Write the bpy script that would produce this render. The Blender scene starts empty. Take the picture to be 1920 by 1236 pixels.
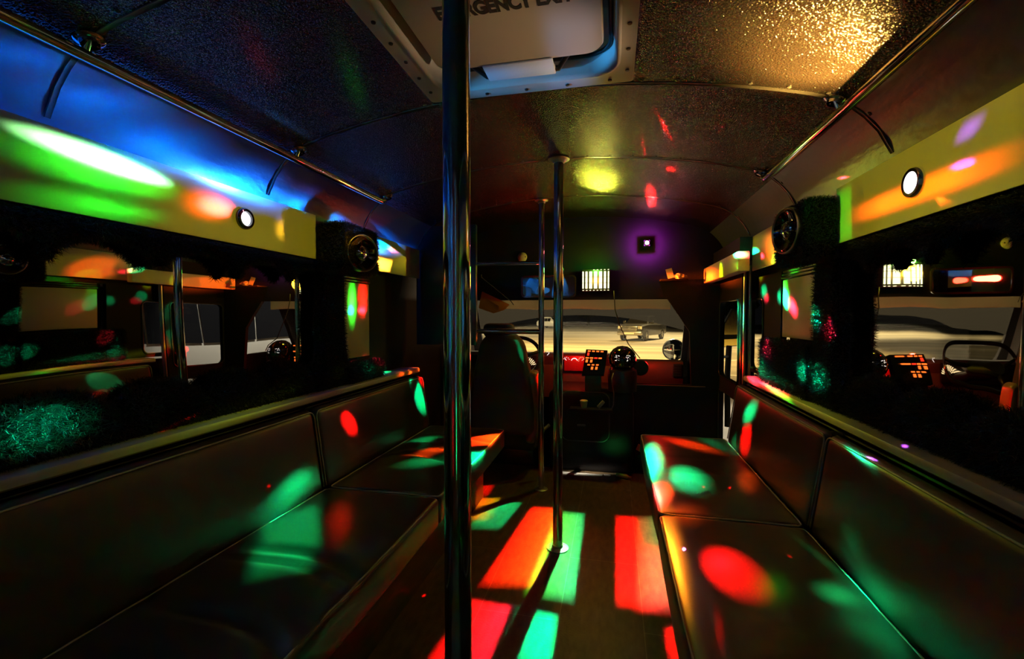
import bpy, bmesh, math, random
import numpy as np
from mathutils import Vector, Matrix, noise

random.seed(7)
RNG = np.random.default_rng(11)
S = bpy.context.scene
COL = S.collection
PI = math.pi

# ------------------------------------------------------------------ camera
EYE = Vector((0.0, 0.0, 1.15))
FPX = 853.0
YAW = math.atan(190 / FPX)
PITCH = math.atan(26 / FPX)
cam_d = bpy.data.cameras.new('camera')
cam_d.sensor_width = 36.0
cam_d.lens = 36.0 * FPX / 1920.0
cam_d.clip_start = 0.02
cam_d.clip_end = 400
cam = bpy.data.objects.new('camera', cam_d)
COL.objects.link(cam)
cam.location = EYE
cam.rotation_euler = (PI / 2 - PITCH, 0, YAW)
S.camera = cam
FW = Vector((-math.sin(YAW) * math.cos(PITCH), math.cos(YAW) * math.cos(PITCH), -math.sin(PITCH)))
RT = Vector((math.cos(YAW), math.sin(YAW), 0))
UP = RT.cross(FW)


def ray(px, py):
    return (px - 960) / FPX * RT + (618 - py) / FPX * UP + FW


def onX(px, py, v):
    d = ray(px, py)
    return EYE + d * (v - EYE.x) / d.x


def onY(px, py, v):
    d = ray(px, py)
    return EYE + d * (v - EYE.y) / d.y


def onZ(px, py, v):
    d = ray(px, py)
    return EYE + d * (v - EYE.z) / d.z


# ------------------------------------------------------------------ world, view
W = bpy.data.worlds.new('night')
S.world = W
W.use_nodes = True
W.node_tree.nodes['Background'].inputs[0].default_value = (0.0022, 0.0022, 0.0024, 1)
W.node_tree.nodes['Background'].inputs[1].default_value = 1.0
S.view_settings.view_transform = 'Standard'
S.view_settings.look = 'None'
S.view_settings.gamma = 1
S.view_settings.exposure = 0.0
S.view_settings.use_curve_mapping = False
try:
    S.cycles.max_bounces = 8
    S.cycles.use_light_tree = True
    S.cycles.caustics_reflective = False
    S.cycles.sample_clamp_indirect = 6
    S.cycles.transparent_max_bounces = 12
except Exception:
    pass

CX = -0.265            # the middle of the bus


# ------------------------------------------------------------------ lights
def lamp(name, kind, loc, color, energy, size=0.02, target=None, angle=None, blend=0.3, spec=1.0):
    d = bpy.data.lights.new(name, kind)
    d.color = color
    d.energy = energy
    if kind == 'AREA':
        d.size = size
    else:
        d.shadow_soft_size = size
    if kind == 'SPOT':
        d.spot_size = angle
        d.spot_blend = blend
    o = bpy.data.objects.new(name, d)
    COL.objects.link(o)
    o.location = loc
    if target is not None:
        o.rotation_euler = (Vector(target) - Vector(loc)).to_track_quat('-Z', 'Y').to_euler()
    d.specular_factor = spec
    return o


DERBY = Vector((-0.13, 3.38, 1.415))
LASER = Vector((0.235, 3.43, 1.68))
RED = (1.0, 0.003, 0.003)
RED2 = (1.0, 0.012, 0.04)
ORANGE = (1.0, 0.085, 0.004)
GREEN = (0.0, 0.55, 0.17)
GREEN2 = (0.02, 0.9, 0.02)
TEAL = (0.0, 0.8, 0.24)
YELLOW = (0.9, 0.62, 0.02)
PURPLE = (0.45, 0.08, 1.0)
GOLD = (1.0, 0.52, 0.09)


def beam(src, corners, c1, power, c2=None, round_=True, soft=0.35, size=0.008, name='aimed_beam'):
    """One aimed beam from src: a spot whose gobo window is the parallelogram (or the ellipse in it)
    that covers the four given points of the room (a, b, c, d in order); colour runs c1 -> c2 along a-b."""
    src = Vector(src)
    P = [Vector(c) for c in corners]
    cen = sum((( p - src).normalized() for p in P), Vector()) / 4
    q = cen.to_track_quat('-Z', 'Y')
    inv = q.inverted()
    uv = []
    for p in P:
        l = inv @ (p - src)
        uv.append(Vector((l.x / -l.z, l.y / -l.z)))
    c = (uv[0] + uv[1] + uv[2] + uv[3]) / 4
    a = ((uv[1] - uv[0]) + (uv[2] - uv[3])) / 4
    b = ((uv[3] - uv[0]) + (uv[2] - uv[1])) / 4
    det = a.x * b.y - a.y * b.x
    if abs(det) < 1e-9:
        return None
    rmax = max((c + sa * a + sb * b).length for sa in (-1, 1) for sb in (-1, 1)) * (1.25 if soft > 0.5 else 1.1)
    d = bpy.data.lights.new(name, 'SPOT')
    d.energy = power
    d.color = (1, 1, 1)
    d.shadow_soft_size = size
    d.spot_size = min(PI * 0.9, 2 * math.atan(rmax) + 0.01)
    d.spot_blend = 0.02
    d.use_nodes = True
    nt = d.node_tree
    N = nt.nodes
    L = nt.links
    em = [n for n in N if n.type == 'EMISSION'][0]
    tc = N.new('ShaderNodeTexCoord')
    sp = N.new('ShaderNodeSeparateXYZ')
    L.new(tc.outputs['Normal'], sp.inputs[0])

    def M(op, x, y=None, clamp=False):
        m = N.new('ShaderNodeMath')
        m.operation = op
        m.use_clamp = clamp
        for i, v in enumerate((x, y)):
            if v is None:
                continue
            if isinstance(v, (int, float)):
                m.inputs[i].default_value = v
            else:
                L.new(v, m.inputs[i])
        return m.outputs[0]
    az = M('ABSOLUTE', sp.outputs[2])
    u = M('SUBTRACT', M('DIVIDE', sp.outputs[0], az), c.x)
    v = M('SUBTRACT', M('DIVIDE', sp.outputs[1], az), c.y)
    s = M('SUBTRACT', M('MULTIPLY', u, b.y / det), M('MULTIPLY', v, b.x / det))
    t = M('SUBTRACT', M('MULTIPLY', v, a.x / det), M('MULTIPLY', u, a.y / det))
    if round_:
        r = M('SQRT', M('ADD', M('MULTIPLY', s, s), M('MULTIPLY', t, t)))
        m = M('DIVIDE', M('SUBTRACT', 1.0, r), soft, clamp=True)
    else:
        m1 = M('DIVIDE', M('SUBTRACT', 1.0, M('ABSOLUTE', s)), soft, clamp=True)
        m2 = M('DIVIDE', M('SUBTRACT', 1.0, M('ABSOLUTE', t)), soft, clamp=True)
        m = M('MULTIPLY', m1, m2)
    m = M('MULTIPLY', m, m) if soft > 0.5 else m
    L.new(m, em.inputs['Strength'])
    if c2:
        mx = N.new('ShaderNodeMix')
        mx.data_type = 'RGBA'
        L.new(M('MULTIPLY_ADD', s, 0.5, clamp=True), mx.inputs[0])
        [n for n in N if n.type == 'MATH'][-1].inputs[2].default_value = 0.5
        mx.inputs[6].default_value = (*c1, 1)
        mx.inputs[7].default_value = (*c2, 1)
        L.new(mx.outputs[2], em.inputs['Color'])
    else:
        em.inputs['Color'].default_value = (*c1, 1)
    o = bpy.data.objects.new(name, d)
    COL.objects.link(o)
    o.location = src
    o.rotation_euler = q.to_euler()
    return o


def patch(pts, plane, c1, power, c2=None, src=DERBY, **k):
    f = {'X': onX, 'Y': onY, 'Z': onZ}[plane[0]]
    return beam(src, [f(x, y, plane[1]) for x, y in pts], c1, power, c2, **k)


def blob(x, y, w, h, plane, c1, power, c2=None, rot=0.0, src=DERBY, **k):
    """an elliptical pool of light seen around (x, y)"""
    ca, sa = math.cos(math.radians(rot)), math.sin(math.radians(rot))
    pts = []
    for u, v in ((-w, -h), (w, -h), (w, h), (-w, h)):
        pts.append((x + (u * ca - v * sa) / 2, y + (u * sa + v * ca) / 2))
    return patch(pts, plane, c1, power, c2, src, **k)


FL = ('Z', 0.0)
SE = ('Z', 0.455)
B = 2000.0
# the rows of beams on the aisle floor
patch([(1000, 950), (1052, 950), (1010, 1112), (885, 1100)], FL, RED, 0.92 * B, ORANGE, round_=False, soft=0.18)
patch([(1040, 955), (1103, 962), (1070, 1135), (985, 1120)], FL, (0.08, 0.6, 0.01), 0.67 * B, GREEN, round_=False, soft=0.22)
patch([(885, 1118), (960, 1135), (905, 1290), (770, 1270)], FL, RED, 1.34 * B, RED2, round_=False, soft=0.2)
patch([(975, 1135), (1045, 1150), (1030, 1330), (900, 1290)], FL, GREEN, 0.84 * B, TEAL, round_=False, soft=0.25)
patch([(1147, 966), (1200, 966), (1222, 1150), (1165, 1140)], FL, RED, 0.84 * B, RED, round_=False, soft=0.2)
patch([(1185, 966), (1235, 966), (1262, 1152), (1200, 1150)], FL, ORANGE, 0.3 * B, GREEN, round_=False, soft=0.3)
patch([(1185, 1020), (1250, 1020), (1262, 1160), (1195, 1150)], FL, RED, 0.76 * B, RED2, round_=False, soft=0.3)
patch([(1243, 1172), (1272, 1172), (1290, 1250), (1250, 1250)], FL, RED, 0.84 * B, RED, round_=False, soft=0.25)
patch([(880, 930), (950, 935), (910, 975), (865, 985)], FL, ORANGE, 0.55 * B, (0.5, 0.5, 0), round_=False, soft=0.3)
patch([(925, 935), (985, 945), (935, 990), (870, 1000)], FL, GREEN, 0.50 * B, TEAL, round_=False, soft=0.3)
blob(905, 905, 45, 150, ('X', -0.795), RED, 0.34 * B, rot=20)
# right bench
blob(1228, 868, 46, 90, SE, TEAL, 2.11 * B, rot=-12, soft=0.6)
blob(1240, 925, 56, 60, SE, RED2, 1.86 * B, ORANGE, rot=-10, soft=0.6)
blob(1295, 905, 110, 58, SE, TEAL, 1.61 * B, rot=17, soft=0.55)
blob(1305, 838, 150, 22, SE, RED, 0.81 * B, ORANGE, rot=14, soft=0.6)
blob(1345, 835, 110, 16, SE, GREEN, 0.56 * B, rot=22, soft=0.7)
blob(1402, 905, 44, 66, SE, ORANGE, 0.87 * B, rot=-12, soft=0.6)
blob(1280, 965, 130, 60, SE, ORANGE, 0.50 * B, soft=0.9)
patch([(1298, 1018), (1395, 1030), (1510, 1150), (1345, 1155)], SE, RED, 3.4 * B, RED, soft=0.45)
patch([(1305, 1025), (1380, 1032), (1440, 1100), (1330, 1110)], SE, RED2, 1.6 * B, soft=0.9)
blob(1455, 1120, 110, 100, SE, GREEN2, 0.62 * B, rot=30, soft=0.9)
blob(1575, 1118, 120, 62, SE, TEAL, 3.0 * B, rot=15, soft=0.7)
blob(1275, 1060, 44, 280, SE, (1, 0.26, 0.01), 0.5 * B, rot=-12, soft=0.9)
blob(1350, 1190, 10, 110, SE, RED, 0.93 * B, rot=-2, soft=0.7)
patch([(1580, 1020), (1650, 1060), (1800, 1236), (1660, 1236)], ('X', 0.64), GREEN, 2.2 * B, soft=0.9)
blob(1640, 1190, 160, 90, SE, GREEN, 1.6 * B, rot=25, soft=0.9)
blob(1600, 1020, 50, 150, ('X', 0.64), GREEN, 0.56 * B, rot=-25, soft=0.9)
blob(1690, 1150, 230, 150, ('X', 0.64), GREEN, 1.3 * B, rot=25, soft=0.9)
blob(1400, 770, 24, 70, ('X', 0.65), TEAL, 2.4 * B, rot=4, soft=0.6)
blob(1403, 830, 22, 90, ('X', 0.65), RED, 2.8 * B, rot=-3, soft=0.5)
blob(1385, 840, 20, 60, ('X', 0.65), GREEN, 0.56 * B, soft=0.8)
blob(1480, 745, 90, 18, ('Z', 0.77), RED2, 2.2 * B, rot=25, soft=0.7)
blob(1500, 735, 120, 14, ('Z', 0.80), TEAL, 1.6 * B, rot=22, soft=0.7)
blob(1455, 735, 60, 14, ('Z', 0.80), GREEN2, 0.6 * B, rot=25, soft=0.7)
blob(1410, 712, 34, 14, ('Z', 0.80), RED2, 1.5 * B, soft=0.8)
blob(1580, 835, 50, 20, ('Z', 0.77), GREEN, 0.74 * B, rot=25, soft=0.7)
blob(1650, 845, 160, 12, ('Z', 0.80), GREEN2, 0.56 * B, rot=27, soft=0.7)
blob(1110, 886, 170, 14, FL, (1, 0.9, 0.7), 900, soft=0.8, src=(-1.24, 1.40, 1.497))  # added white beam that brightens the slivers on the floor edge
blob(1165, 842, 90, 60, ('Y', 3.40), (0.1, 1.0, 0.2), 500, soft=0.8, src=(-1.24, 1.40, 1.497))  # added green beam on the clutter, sent from the left valance light
# left bench
LB = ('X', -1.16)
patch([(545, 870), (595, 870), (575, 925), (440, 1000)], LB, GREEN, 3.0 * B, TEAL, soft=0.6)
blob(520, 945, 220, 60, LB, TEAL, 2.6 * B, rot=-38, soft=0.6)
patch([(510, 960), (600, 935), (590, 1100), (440, 1090)], SE, GREEN, 4.2 * B, GREEN, round_=False, soft=0.3)
blob(530, 1040, 150, 24, SE, TEAL, 2.2 * B, rot=6, soft=0.7)
patch([(600, 930), (680, 930), (640, 1060), (590, 1060)], SE, RED, 1.3 * B, soft=0.7)
blob(651, 798, 26, 60, ('X', -1.18), RED, 3.6 * B, soft=0.35)
blob(783, 745, 22, 84, ('X', -1.18), GREEN, 3.6 * B, rot=-5, soft=0.4)
blob(800, 712, 22, 30, ('X', -1.18), RED, 1.8 * B, soft=0.5)
patch([(870, 818), (948, 808), (920, 835), (850, 840)], SE, RED, 4.0 * B, ORANGE, round_=False, soft=0.4)
patch([(880, 842), (925, 838), (895, 865), (850, 870)], SE, TEAL, 3.0 * B, round_=False, soft=0.4)
blob(800, 850, 110, 14, SE, ORANGE, 2.4 * B, rot=-7, soft=0.7)
blob(790, 870, 140, 26, SE, GREEN, 1.6 * B, rot=-7, soft=0.7)
blob(790, 826, 80, 16, SE, GREEN, 1.4 * B, rot=-7, soft=0.7)
blob(850, 920, 50, 70, ('Z', 0.42), ORANGE, 1.0 * B, rot=35, soft=0.8)
# left valance, mirror and fur
LV = ('X', -1.295)
patch([(0, 205), (330, 330), (320, 365), (0, 255)], LV, (0.30, 1.0, 0.36), 3.2 * B, (0.35, 1.0, 0.45), soft=0.4)
patch([(-60, 170), (360, 330), (340, 395), (-60, 330)], LV, GREEN2, 2.45 * B, GREEN2, soft=0.9)
patch([(-60, 300), (330, 380), (330, 440), (-60, 390)], LV, GREEN2, 0.70 * B, GREEN2, soft=0.9)
blob(403, 386, 80, 42, LV, RED2, 3.50 * B, (1, 0.06, 0.06), rot=14, soft=0.5)
blob(385, 382, 130, 76, LV, ORANGE, 1.19 * B, ORANGE, rot=14, soft=0.9)
blob(545, 430, 70, 60, LV, (1, 0.5, 0.02), 0.56 * B, rot=14, soft=0.6)
blob(600, 440, 44, 110, LV, GREEN2, 0.42 * B, soft=0.6)
blob(722, 459, 16, 16, LV, TEAL, 3.15 * B, soft=0.5)
blob(738, 466, 26, 16, LV, ORANGE, 1.05 * B, rot=16, soft=0.5)
patch([(706, 480), (738, 488), (730, 512), (700, 506)], LV, (1, 0.35, 0.02), 0.91 * B, round_=False, soft=0.4)
blob(658, 583, 14, 20, ('X', -1.35), TEAL, 3.15 * B, soft=0.6)
blob(660, 570, 20, 110, ('X', -1.35), GREEN2, 0.56 * B, soft=0.7)
blob(680, 560, 22, 90, ('X', -1.35), RED, 0.63 * B, soft=0.6)
blob(679, 582, 20, 16, ('X', -1.35), RED2, 1.75 * B, rot=-10, soft=0.6)
blob(688, 692, 26, 34, ('X', -1.29), TEAL, 1.75 * B, soft=0.6)
blob(711, 675, 18, 40, ('X', -1.29), RED2, 1.75 * B, soft=0.6)
blob(105, 778, 330, 120, ('X', -1.28), TEAL, 22 * B, rot=-8, soft=0.7)
blob(60, 805, 200, 50, ('X', -1.28), TEAL, 10 * B, rot=-8, soft=0.8)
blob(700, 702, 90, 10, ('Z', 0.80), TEAL, 1.05 * B, rot=-12, soft=0.7)
blob(770, 694, 60, 10, ('Z', 0.80), ORANGE, 0.70 * B, rot=-10, soft=0.7)
# right valances, right fur, blind, door
RV = ('X', 0.765)
LLAMP = (-1.24, 1.40, 1.497)  # left round valance light, taken as origin of added coloured beams
patch([(1580, 385), (1960, 235), (1960, 300), (1580, 440)], RV, ORANGE, 0.6 * B, (1, 0.07, 0.0), round_=False, soft=0.6, src=LLAMP)
patch([(1566, 356), (1596, 346), (1600, 448), (1566, 466)], RV, GREEN2, 0.07 * B, round_=False, soft=0.25, src=LLAMP)
patch([(1568, 330), (1960, 110), (1960, 360), (1568, 480)], RV, (0.58, 0.50, 0.01), 78, round_=False, soft=0.15, src=LLAMP)
blob(1818, 240, 16, 80, RV, PURPLE, 1.00 * B, rot=28, soft=0.6, src=LASER)
blob(1806, 308, 26, 14, RV, (1, 0.05, 0.9), 2.00 * B, rot=-15, soft=0.6, src=LASER)
blob(1750, 376, 70, 8, RV, ORANGE, 1.00 * B, rot=15, soft=0.6, src=LASER)
patch([(1400, 445), (1500, 420), (1500, 500), (1405, 520)], RV, (0.6, 0.5, 0.01), 110, round_=False, soft=0.2, src=(-1.24, 1.40, 1.497))
blob(1418, 476, 16, 26, RV, TEAL, 4.50 * B, rot=-20, soft=0.5, src=(-1.24, 1.40, 1.497))
blob(1426, 480, 16, 12, RV, RED2, 4.00 * B, soft=0.5, src=(-1.24, 1.40, 1.497))
blob(1455, 470, 60, 90, RV, ORANGE, 0.80 * B, rot=-15, soft=0.8, src=(-1.24, 1.40, 1.497))
blob(1335, 520, 50, 46, ('X', 0.64), ORANGE, 0.25 * B, soft=0.8)
blob(1390, 500, 16, 40, ('X', 0.64), GREEN2, 0.4 * B, soft=0.5)
blob(1352, 510, 8, 40, ('X', 0.64), (0.5, 0.9, 0), 0.3 * B, soft=0.6)
blob(1462, 560, 14, 46, ('X', 0.80), TEAL, 2.50 * B, rot=-8, soft=0.6)
blob(1460, 545, 20, 80, ('X', 0.80), GREEN2, 0.60 * B, rot=-8, soft=0.8)
blob(1475, 575, 18, 46, ('X', 0.80), RED2, 1.60 * B, rot=-14, soft=0.7)
blob(1528, 596, 26, 60, ('X', 0.78), TEAL, 18 * B, rot=-15, soft=0.7)
blob(1548, 618, 40, 60, ('X', 0.76), RED2, 22 * B, rot=-20, soft=0.7)
blob(1518, 702, 44, 64, ('X', 0.76), TEAL, 16 * B, rot=-20, soft=0.7)
blob(1440, 655, 14, 50, ('X', 0.76), RED2, 9 * B, rot=-8, soft=0.6)
blob(1433, 690, 14, 70, ('X', 0.76), TEAL, 1.50 * B, soft=0.7)
for (x, y, h, c) in ((1397, 590, 60, TEAL), (1406, 600, 60, TEAL), (1397, 650, 80, GREEN), (1404, 680, 70, RED),
                     (1414, 545, 30, TEAL), (1418, 556, 22, RED2), (1440, 555, 30, GREEN)):
    blob(x, y, 12, h, ('X', 0.79), c, 1.30 * B, soft=0.7)
# driver's corner
blob(968, 636, 12, 30, ('Y', 3.1), TEAL, 0.5 * B, rot=-20, soft=0.5, src=(0.70, 1.40, 1.50))  # added teal beams on the seat, sent from the right valance light
blob(978, 662, 14, 42, ('Y', 3.1), TEAL, 0.5 * B, rot=-22, soft=0.5, src=(0.70, 1.40, 1.50))
# laser dots on ceiling, cove and cushions
LZ = LASER
for (x, y, w, h, pl, c, p, r) in ((1375, 208, 8, 34, ('Z', 1.86), RED2, 900, 35), (1392, 110, 6, 60, ('Z', 1.86), RED, 700, 10),
                                  (1250, 215, 8, 90, ('Z', 1.89), RED, 900, -45), (1205, 260, 5, 70, ('Z', 1.89), RED, 900, -8),
                                  (1560, 340, 14, 6, ('X', 0.76), RED2, 900, 0), (1222, 350, 26, 60, ('Z', 1.9), RED, 1200, 0),
                                  (1270, 290, 40, 14, ('Z', 1.89), RED, 900, -10), (1660, 885, 14, 12, ('X', 0.70), PURPLE, 4000, 0),
                                  (501, 914, 8, 8, LB, RED, 9000, 0), (295, 808, 26, 8, ('Z', 0.80), RED, 9000, 0),
                                  (1320, 917, 5, 5, SE, RED, 5000, 0), (1370, 918, 6, 6, SE, RED, 6000, 0),
                                  (1482, 1046, 10, 6, SE, RED, 5000, 30), (795, 1117, 10, 6, FL, RED, 5000, -30),
                                  (1282, 1027, 6, 6, SE, PURPLE, 5000, 0), (1698, 838, 14, 8, ('Z', 0.80), PURPLE, 4000, 0)):
    blob(x, y, w, h, pl, c, p, rot=r, src=LZ, soft=0.6, size=0.003, name='laser_dot')

# the spill of the lamps themselves, and added washes on bulkhead and hatch
lamp('derby_spill', 'POINT', DERBY, (1.0, 0.50, 0.01), 3.2, 0.05)
lamp('derby_glow', 'POINT', (-0.13, 3.40, 1.50), (0.12, 1.0, 0.05), 2.5, 0.02)
lamp('laser_spill', 'POINT', LASER, (1.0, 0.05, 0.03), 1.6, 0.012)
lamp('flare_fill', 'SPOT', (0.235, 3.44, 1.68), (0.60, 0.04, 1.0), 16.0, 0.006, (0.235, 3.56, 1.68), 2.75, 1.0)  # added spot aimed back at the bulkhead, stands in for lens flare
patch([(1230, -130), (1830, -130), (1590, 150), (1280, 190)], ('Z', 1.86), GOLD, 750, src=(0.69, 1.40, 1.50), soft=0.55, size=0.01, name='round_lamp_right')
RL = (0.70, 1.40, 1.50)  # right round valance light, taken as origin of added washes
patch([(640, -40), (1190, -40), (1190, 155), (760, 190)], ('Z', 1.87), (1.0, 0.68, 0.42), 26, src=RL, soft=0.5, size=0.03)  # added warm wash that brightens the hatch
patch([(1060, -60), (1190, -60), (1190, 160), (1060, 165)], ('Z', 1.90), (0.03, 0.35, 1.0), 60, src=(-1.24, 1.40, 1.50), soft=0.5, round_=False)  # added blue wash on the hatch throat
patch([(880, 110), (1190, 90), (1190, 165), (880, 185)], ('Z', 1.90), (0.05, 0.4, 1.0), 40, src=(-1.24, 1.0, 1.50), soft=0.5, round_=False)  # second added blue wash, from a point without a lamp
# blue wash thrown on the left cove by the effect light, with its hot core
BLUE = (0.0, 0.17, 1.0)
for (x, y, w, h, p) in ((30, 95, 330, 150, 7000), (190, 190, 330, 150, 8000), (330, 275, 300, 130, 7000), (470, 340, 260, 110, 4500), (600, 395, 200, 90, 2600), (710, 445, 150, 60, 1300)):
    blob(x, y, w, h, ('X', -1.25), BLUE, p, rot=26, soft=1.0)
blob(400, 325, 330, 50, ('X', -1.27), (0.02, 0.35, 1.0), 5000, rot=25, soft=0.9)
blob(420, 345, 150, 26, ('X', -1.28), (0.4, 0.65, 1.0), 3500, rot=22, soft=0.9)
blob(690, 462, 90, 20, ('X', -1.30), (0.1, 0.45, 1.0), 1000, rot=22, soft=0.9)
# unseen beams added on the rear walls and cove, for streaks in the poles
for (x, z, w, h, c, p) in ((-0.88, 1.45, .16, .8, (0.02, 0.3, 1.0), 90000), (-1.25, 1.2, .12, .6, GREEN, 60000), (-0.45, 1.3, .10, .6, RED, 60000), (-0.04, 1.25, .10, 1.3, (0.05, 0.35, 1.0), 150000), (0.25, 1.2, .14, .6, GREEN2, 60000),
                           (0.55, 1.35, .10, .5, ORANGE, 45000), (-0.8, 0.5, .14, .5, RED, 45000), (0.05, 0.5, .16, .5, GREEN, 45000), (-1.25, 1.6, .2, .14, (0.05, 0.35, 1.0), 60000)):
    beam(DERBY, [(x - w, -0.895, z - h / 2), (x + w, -0.895, z - h / 2), (x + w, -0.895, z + h / 2), (x - w, -0.895, z + h / 2)], c, p, soft=0.8)
for (y0, y1, c) in ((-0.80, -0.55, GREEN2), (-0.45, -0.25, ORANGE), (-0.2, -0.05, GREEN)):
    beam(DERBY, [(0.865, y0, 0.5), (0.865, y1, 0.5), (0.865, y1, 1.5), (0.865, y0, 1.5)], c, 35000, round_=False, soft=0.5)
beam(DERBY, [(-1.26, -0.8, 1.60), (-1.26, 0.3, 1.60), (-1.22, 0.3, 1.74), (-1.22, -0.8, 1.74)], (0.02, 0.28, 1.0), 48000, round_=False, soft=0.5)
for (y0, y1) in ((-0.75, -0.45), (-0.35, -0.1)):
    beam(DERBY, [(-1.40, y0, 0.9), (-1.40, y1, 0.9), (-1.40, y1, 1.6), (-1.40, y0, 1.6)], (0.02, 0.28, 1.0), 30000, round_=False, soft=0.5)
blob(420, 165, 330, 26, ('Z', 1.83), (0.05, 0.3, 1.0), 6000, rot=31, soft=0.9)  # added beam standing in for a blue reflection on the ceiling
blob(420, 60, 150, 110, ('Z', 1.86), RED, 6000, soft=0.9)
blob(635, 120, 80, 170, ('Z', 1.88), GREEN2, 5000, soft=0.9)
blob(1125, 325, 100, 80, ('Z', 1.90), (0.9, 0.85, 0.05), 1000, soft=0.8)
blob(1120, 240, 110, 140, ('Z', 1.90), (0.8, 0.7, 0.1), 700, soft=0.9)
# yellow wash along the valances
patch([(230, 260), (640, 420), (640, 500), (230, 440)], ('X', -1.295), (0.55, 0.44, 0.01), 66, round_=False, soft=0.3, src=RL)
blob(330, 805, 560, 60, ('Z', 0.80), (0.35, 0.5, 0.01), 300, rot=-15, soft=1.0)
blob(1640, 820, 520, 60, ('Z', 0.80), (0.5, 0.6, 0.01), 200, rot=27, soft=1.0)
blob(745, 488, 110, 70, ('X', -1.295), (0.7, 0.6, 0.02), 60, rot=14, soft=1.0)
lamp('gauge_spill', 'POINT', (-0.30, 3.72, 0.86), (1.0, 0.02, 0.01), 3.0, 0.02)
lamp('cab_spill', 'POINT', (0.30, 3.60, 0.82), (1.0, 0.01, 0.01), 1.6, 0.03)
lamp('header_spill', 'POINT', (-0.55, 3.40, 1.38), (1.0, 0.02, 0.01), 1.2, 0.02)
# parking-lot lamps, unseen above the header's line of sight, and an added windshield spot
lamp('lot_lamp_ahead', 'SPOT', (-3, 24, 9), (1.0, 0.62, 0.16), 26000, 0.3, (-1, 26, -0.8), 2.05, 0.3)
lamp('lot_lamp_far', 'SPOT', (7, 46, 9), (1.0, 0.74, 0.34), 21000, 0.3, (5, 44, -0.8), 2.3, 0.3)
lamp('lot_lamp_left', 'SPOT', (-22, 55, 9), (1.0, 0.76, 0.36), 21000, 0.3, (-20, 56, -0.8), 2.3, 0.3)
lamp('lot_lamp_near', 'SPOT', (7.0, 15, 7), (1.0, 0.66, 0.34), 2600, 0.3, (6.5, 16, -0.8), 2.1, 0.3)
lamp('lot_lamp_behind', 'SPOT', (7.5, -24, 8), (1.0, 0.66, 0.16), 14000, 0.3, (7, -24, -0.8), 2.1, 0.3)
lamp('lot_lamp_side', 'SPOT', (2.0, 7.5, 5.5), (1.0, 0.93, 0.80), 3200, 0.2, (3.8, 7.6, 0.0), 1.15, 0.4)


lamp('windshield_fill', 'SPOT', (0.3, 7.4, 9), (1.0, 0.82, 0.5), 50000, 0.2, (-0.3, 4.25, 1.2), 0.36, 0.3)  # added spot that makes the tint band and shade glow


# ------------------------------------------------------------------ materials
def mat(name, color, rough=0.5, metal=0.0, spec=0.5, bump=None, coat=0.0, emit=None, estr=0.0, var=None, detail=2.0,
        stretch=None, alpha=None):
    m = bpy.data.materials.new(name)
    m.use_nodes = True
    nt = m.node_tree
    b = nt.nodes['Principled BSDF']
    b.inputs['Base Color'].default_value = (*color, 1)
    b.inputs['Roughness'].default_value = rough
    b.inputs['Metallic'].default_value = metal
    b.inputs['Specular IOR Level'].default_value = spec
    b.inputs['Coat Weight'].default_value = coat
    if emit:
        b.inputs['Emission Color'].default_value = (*emit, 1)
        b.inputs['Emission Strength'].default_value = estr
    tc = nt.nodes.new('ShaderNodeTexCoord')
    src = tc.outputs['Object']
    if stretch:
        mp = nt.nodes.new('ShaderNodeMapping')
        mp.inputs['Scale'].default_value = stretch
        nt.links.new(src, mp.inputs[0])
        src = mp.outputs[0]
    if bump:
        sc, st, dist = bump
        n = nt.nodes.new('ShaderNodeTexNoise')
        n.inputs['Scale'].default_value = sc
        n.inputs['Detail'].default_value = detail
        nt.links.new(src, n.inputs['Vector'])
        bp = nt.nodes.new('ShaderNodeBump')
        bp.inputs['Strength'].default_value = st
        bp.inputs['Distance'].default_value = dist
        nt.links.new(n.outputs[0], bp.inputs['Height'])
        nt.links.new(bp.outputs[0], b.inputs['Normal'])
        if coat:
            nt.links.new(bp.outputs[0], b.inputs['Coat Normal'])
    if var:
        sc, c2 = var
        n = nt.nodes.new('ShaderNodeTexNoise')
        n.inputs['Scale'].default_value = sc
        n.inputs['Detail'].default_value = 5
        nt.links.new(src, n.inputs['Vector'])
        r = nt.nodes.new('ShaderNodeValToRGB')
        r.color_ramp.elements[0].position = 0.35
        r.color_ramp.elements[1].position = 0.65
        r.color_ramp.elements[0].color = (*color, 1)
        r.color_ramp.elements[1].color = (*c2, 1)
        nt.links.new(n.outputs[0], r.inputs[0])
        nt.links.new(r.outputs[0], b.inputs['Base Color'])
    return m


def glass(name, tint, refl=0.08, rough=0.0, solid=0.0, solid_col=(0.1, 0.1, 0.1)):
    m = bpy.data.materials.new(name)
    m.use_nodes = True
    nt = m.node_tree
    nt.nodes.clear()
    out = nt.nodes.new('ShaderNodeOutputMaterial')
    tr = nt.nodes.new('ShaderNodeBsdfTransparent')
    tr.inputs[0].default_value = (*tint, 1)
    gl = nt.nodes.new('ShaderNodeBsdfGlossy')
    gl.inputs['Roughness'].default_value = rough
    mx = nt.nodes.new('ShaderNodeMixShader')
    mx.inputs[0].default_value = refl
    nt.links.new(tr.outputs[0], mx.inputs[1])
    nt.links.new(gl.outputs[0], mx.inputs[2])
    res = mx.outputs[0]
    if solid:
        tl = nt.nodes.new('ShaderNodeBsdfTranslucent')
        tl.inputs[0].default_value = (*solid_col, 1)
        mx2 = nt.nodes.new('ShaderNodeMixShader')
        mx2.inputs[0].default_value = solid
        nt.links.new(res, mx2.inputs[1])
        nt.links.new(tl.outputs[0], mx2.inputs[2])
        res = mx2.outputs[0]
    nt.links.new(res, out.inputs[0])
    return m


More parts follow.
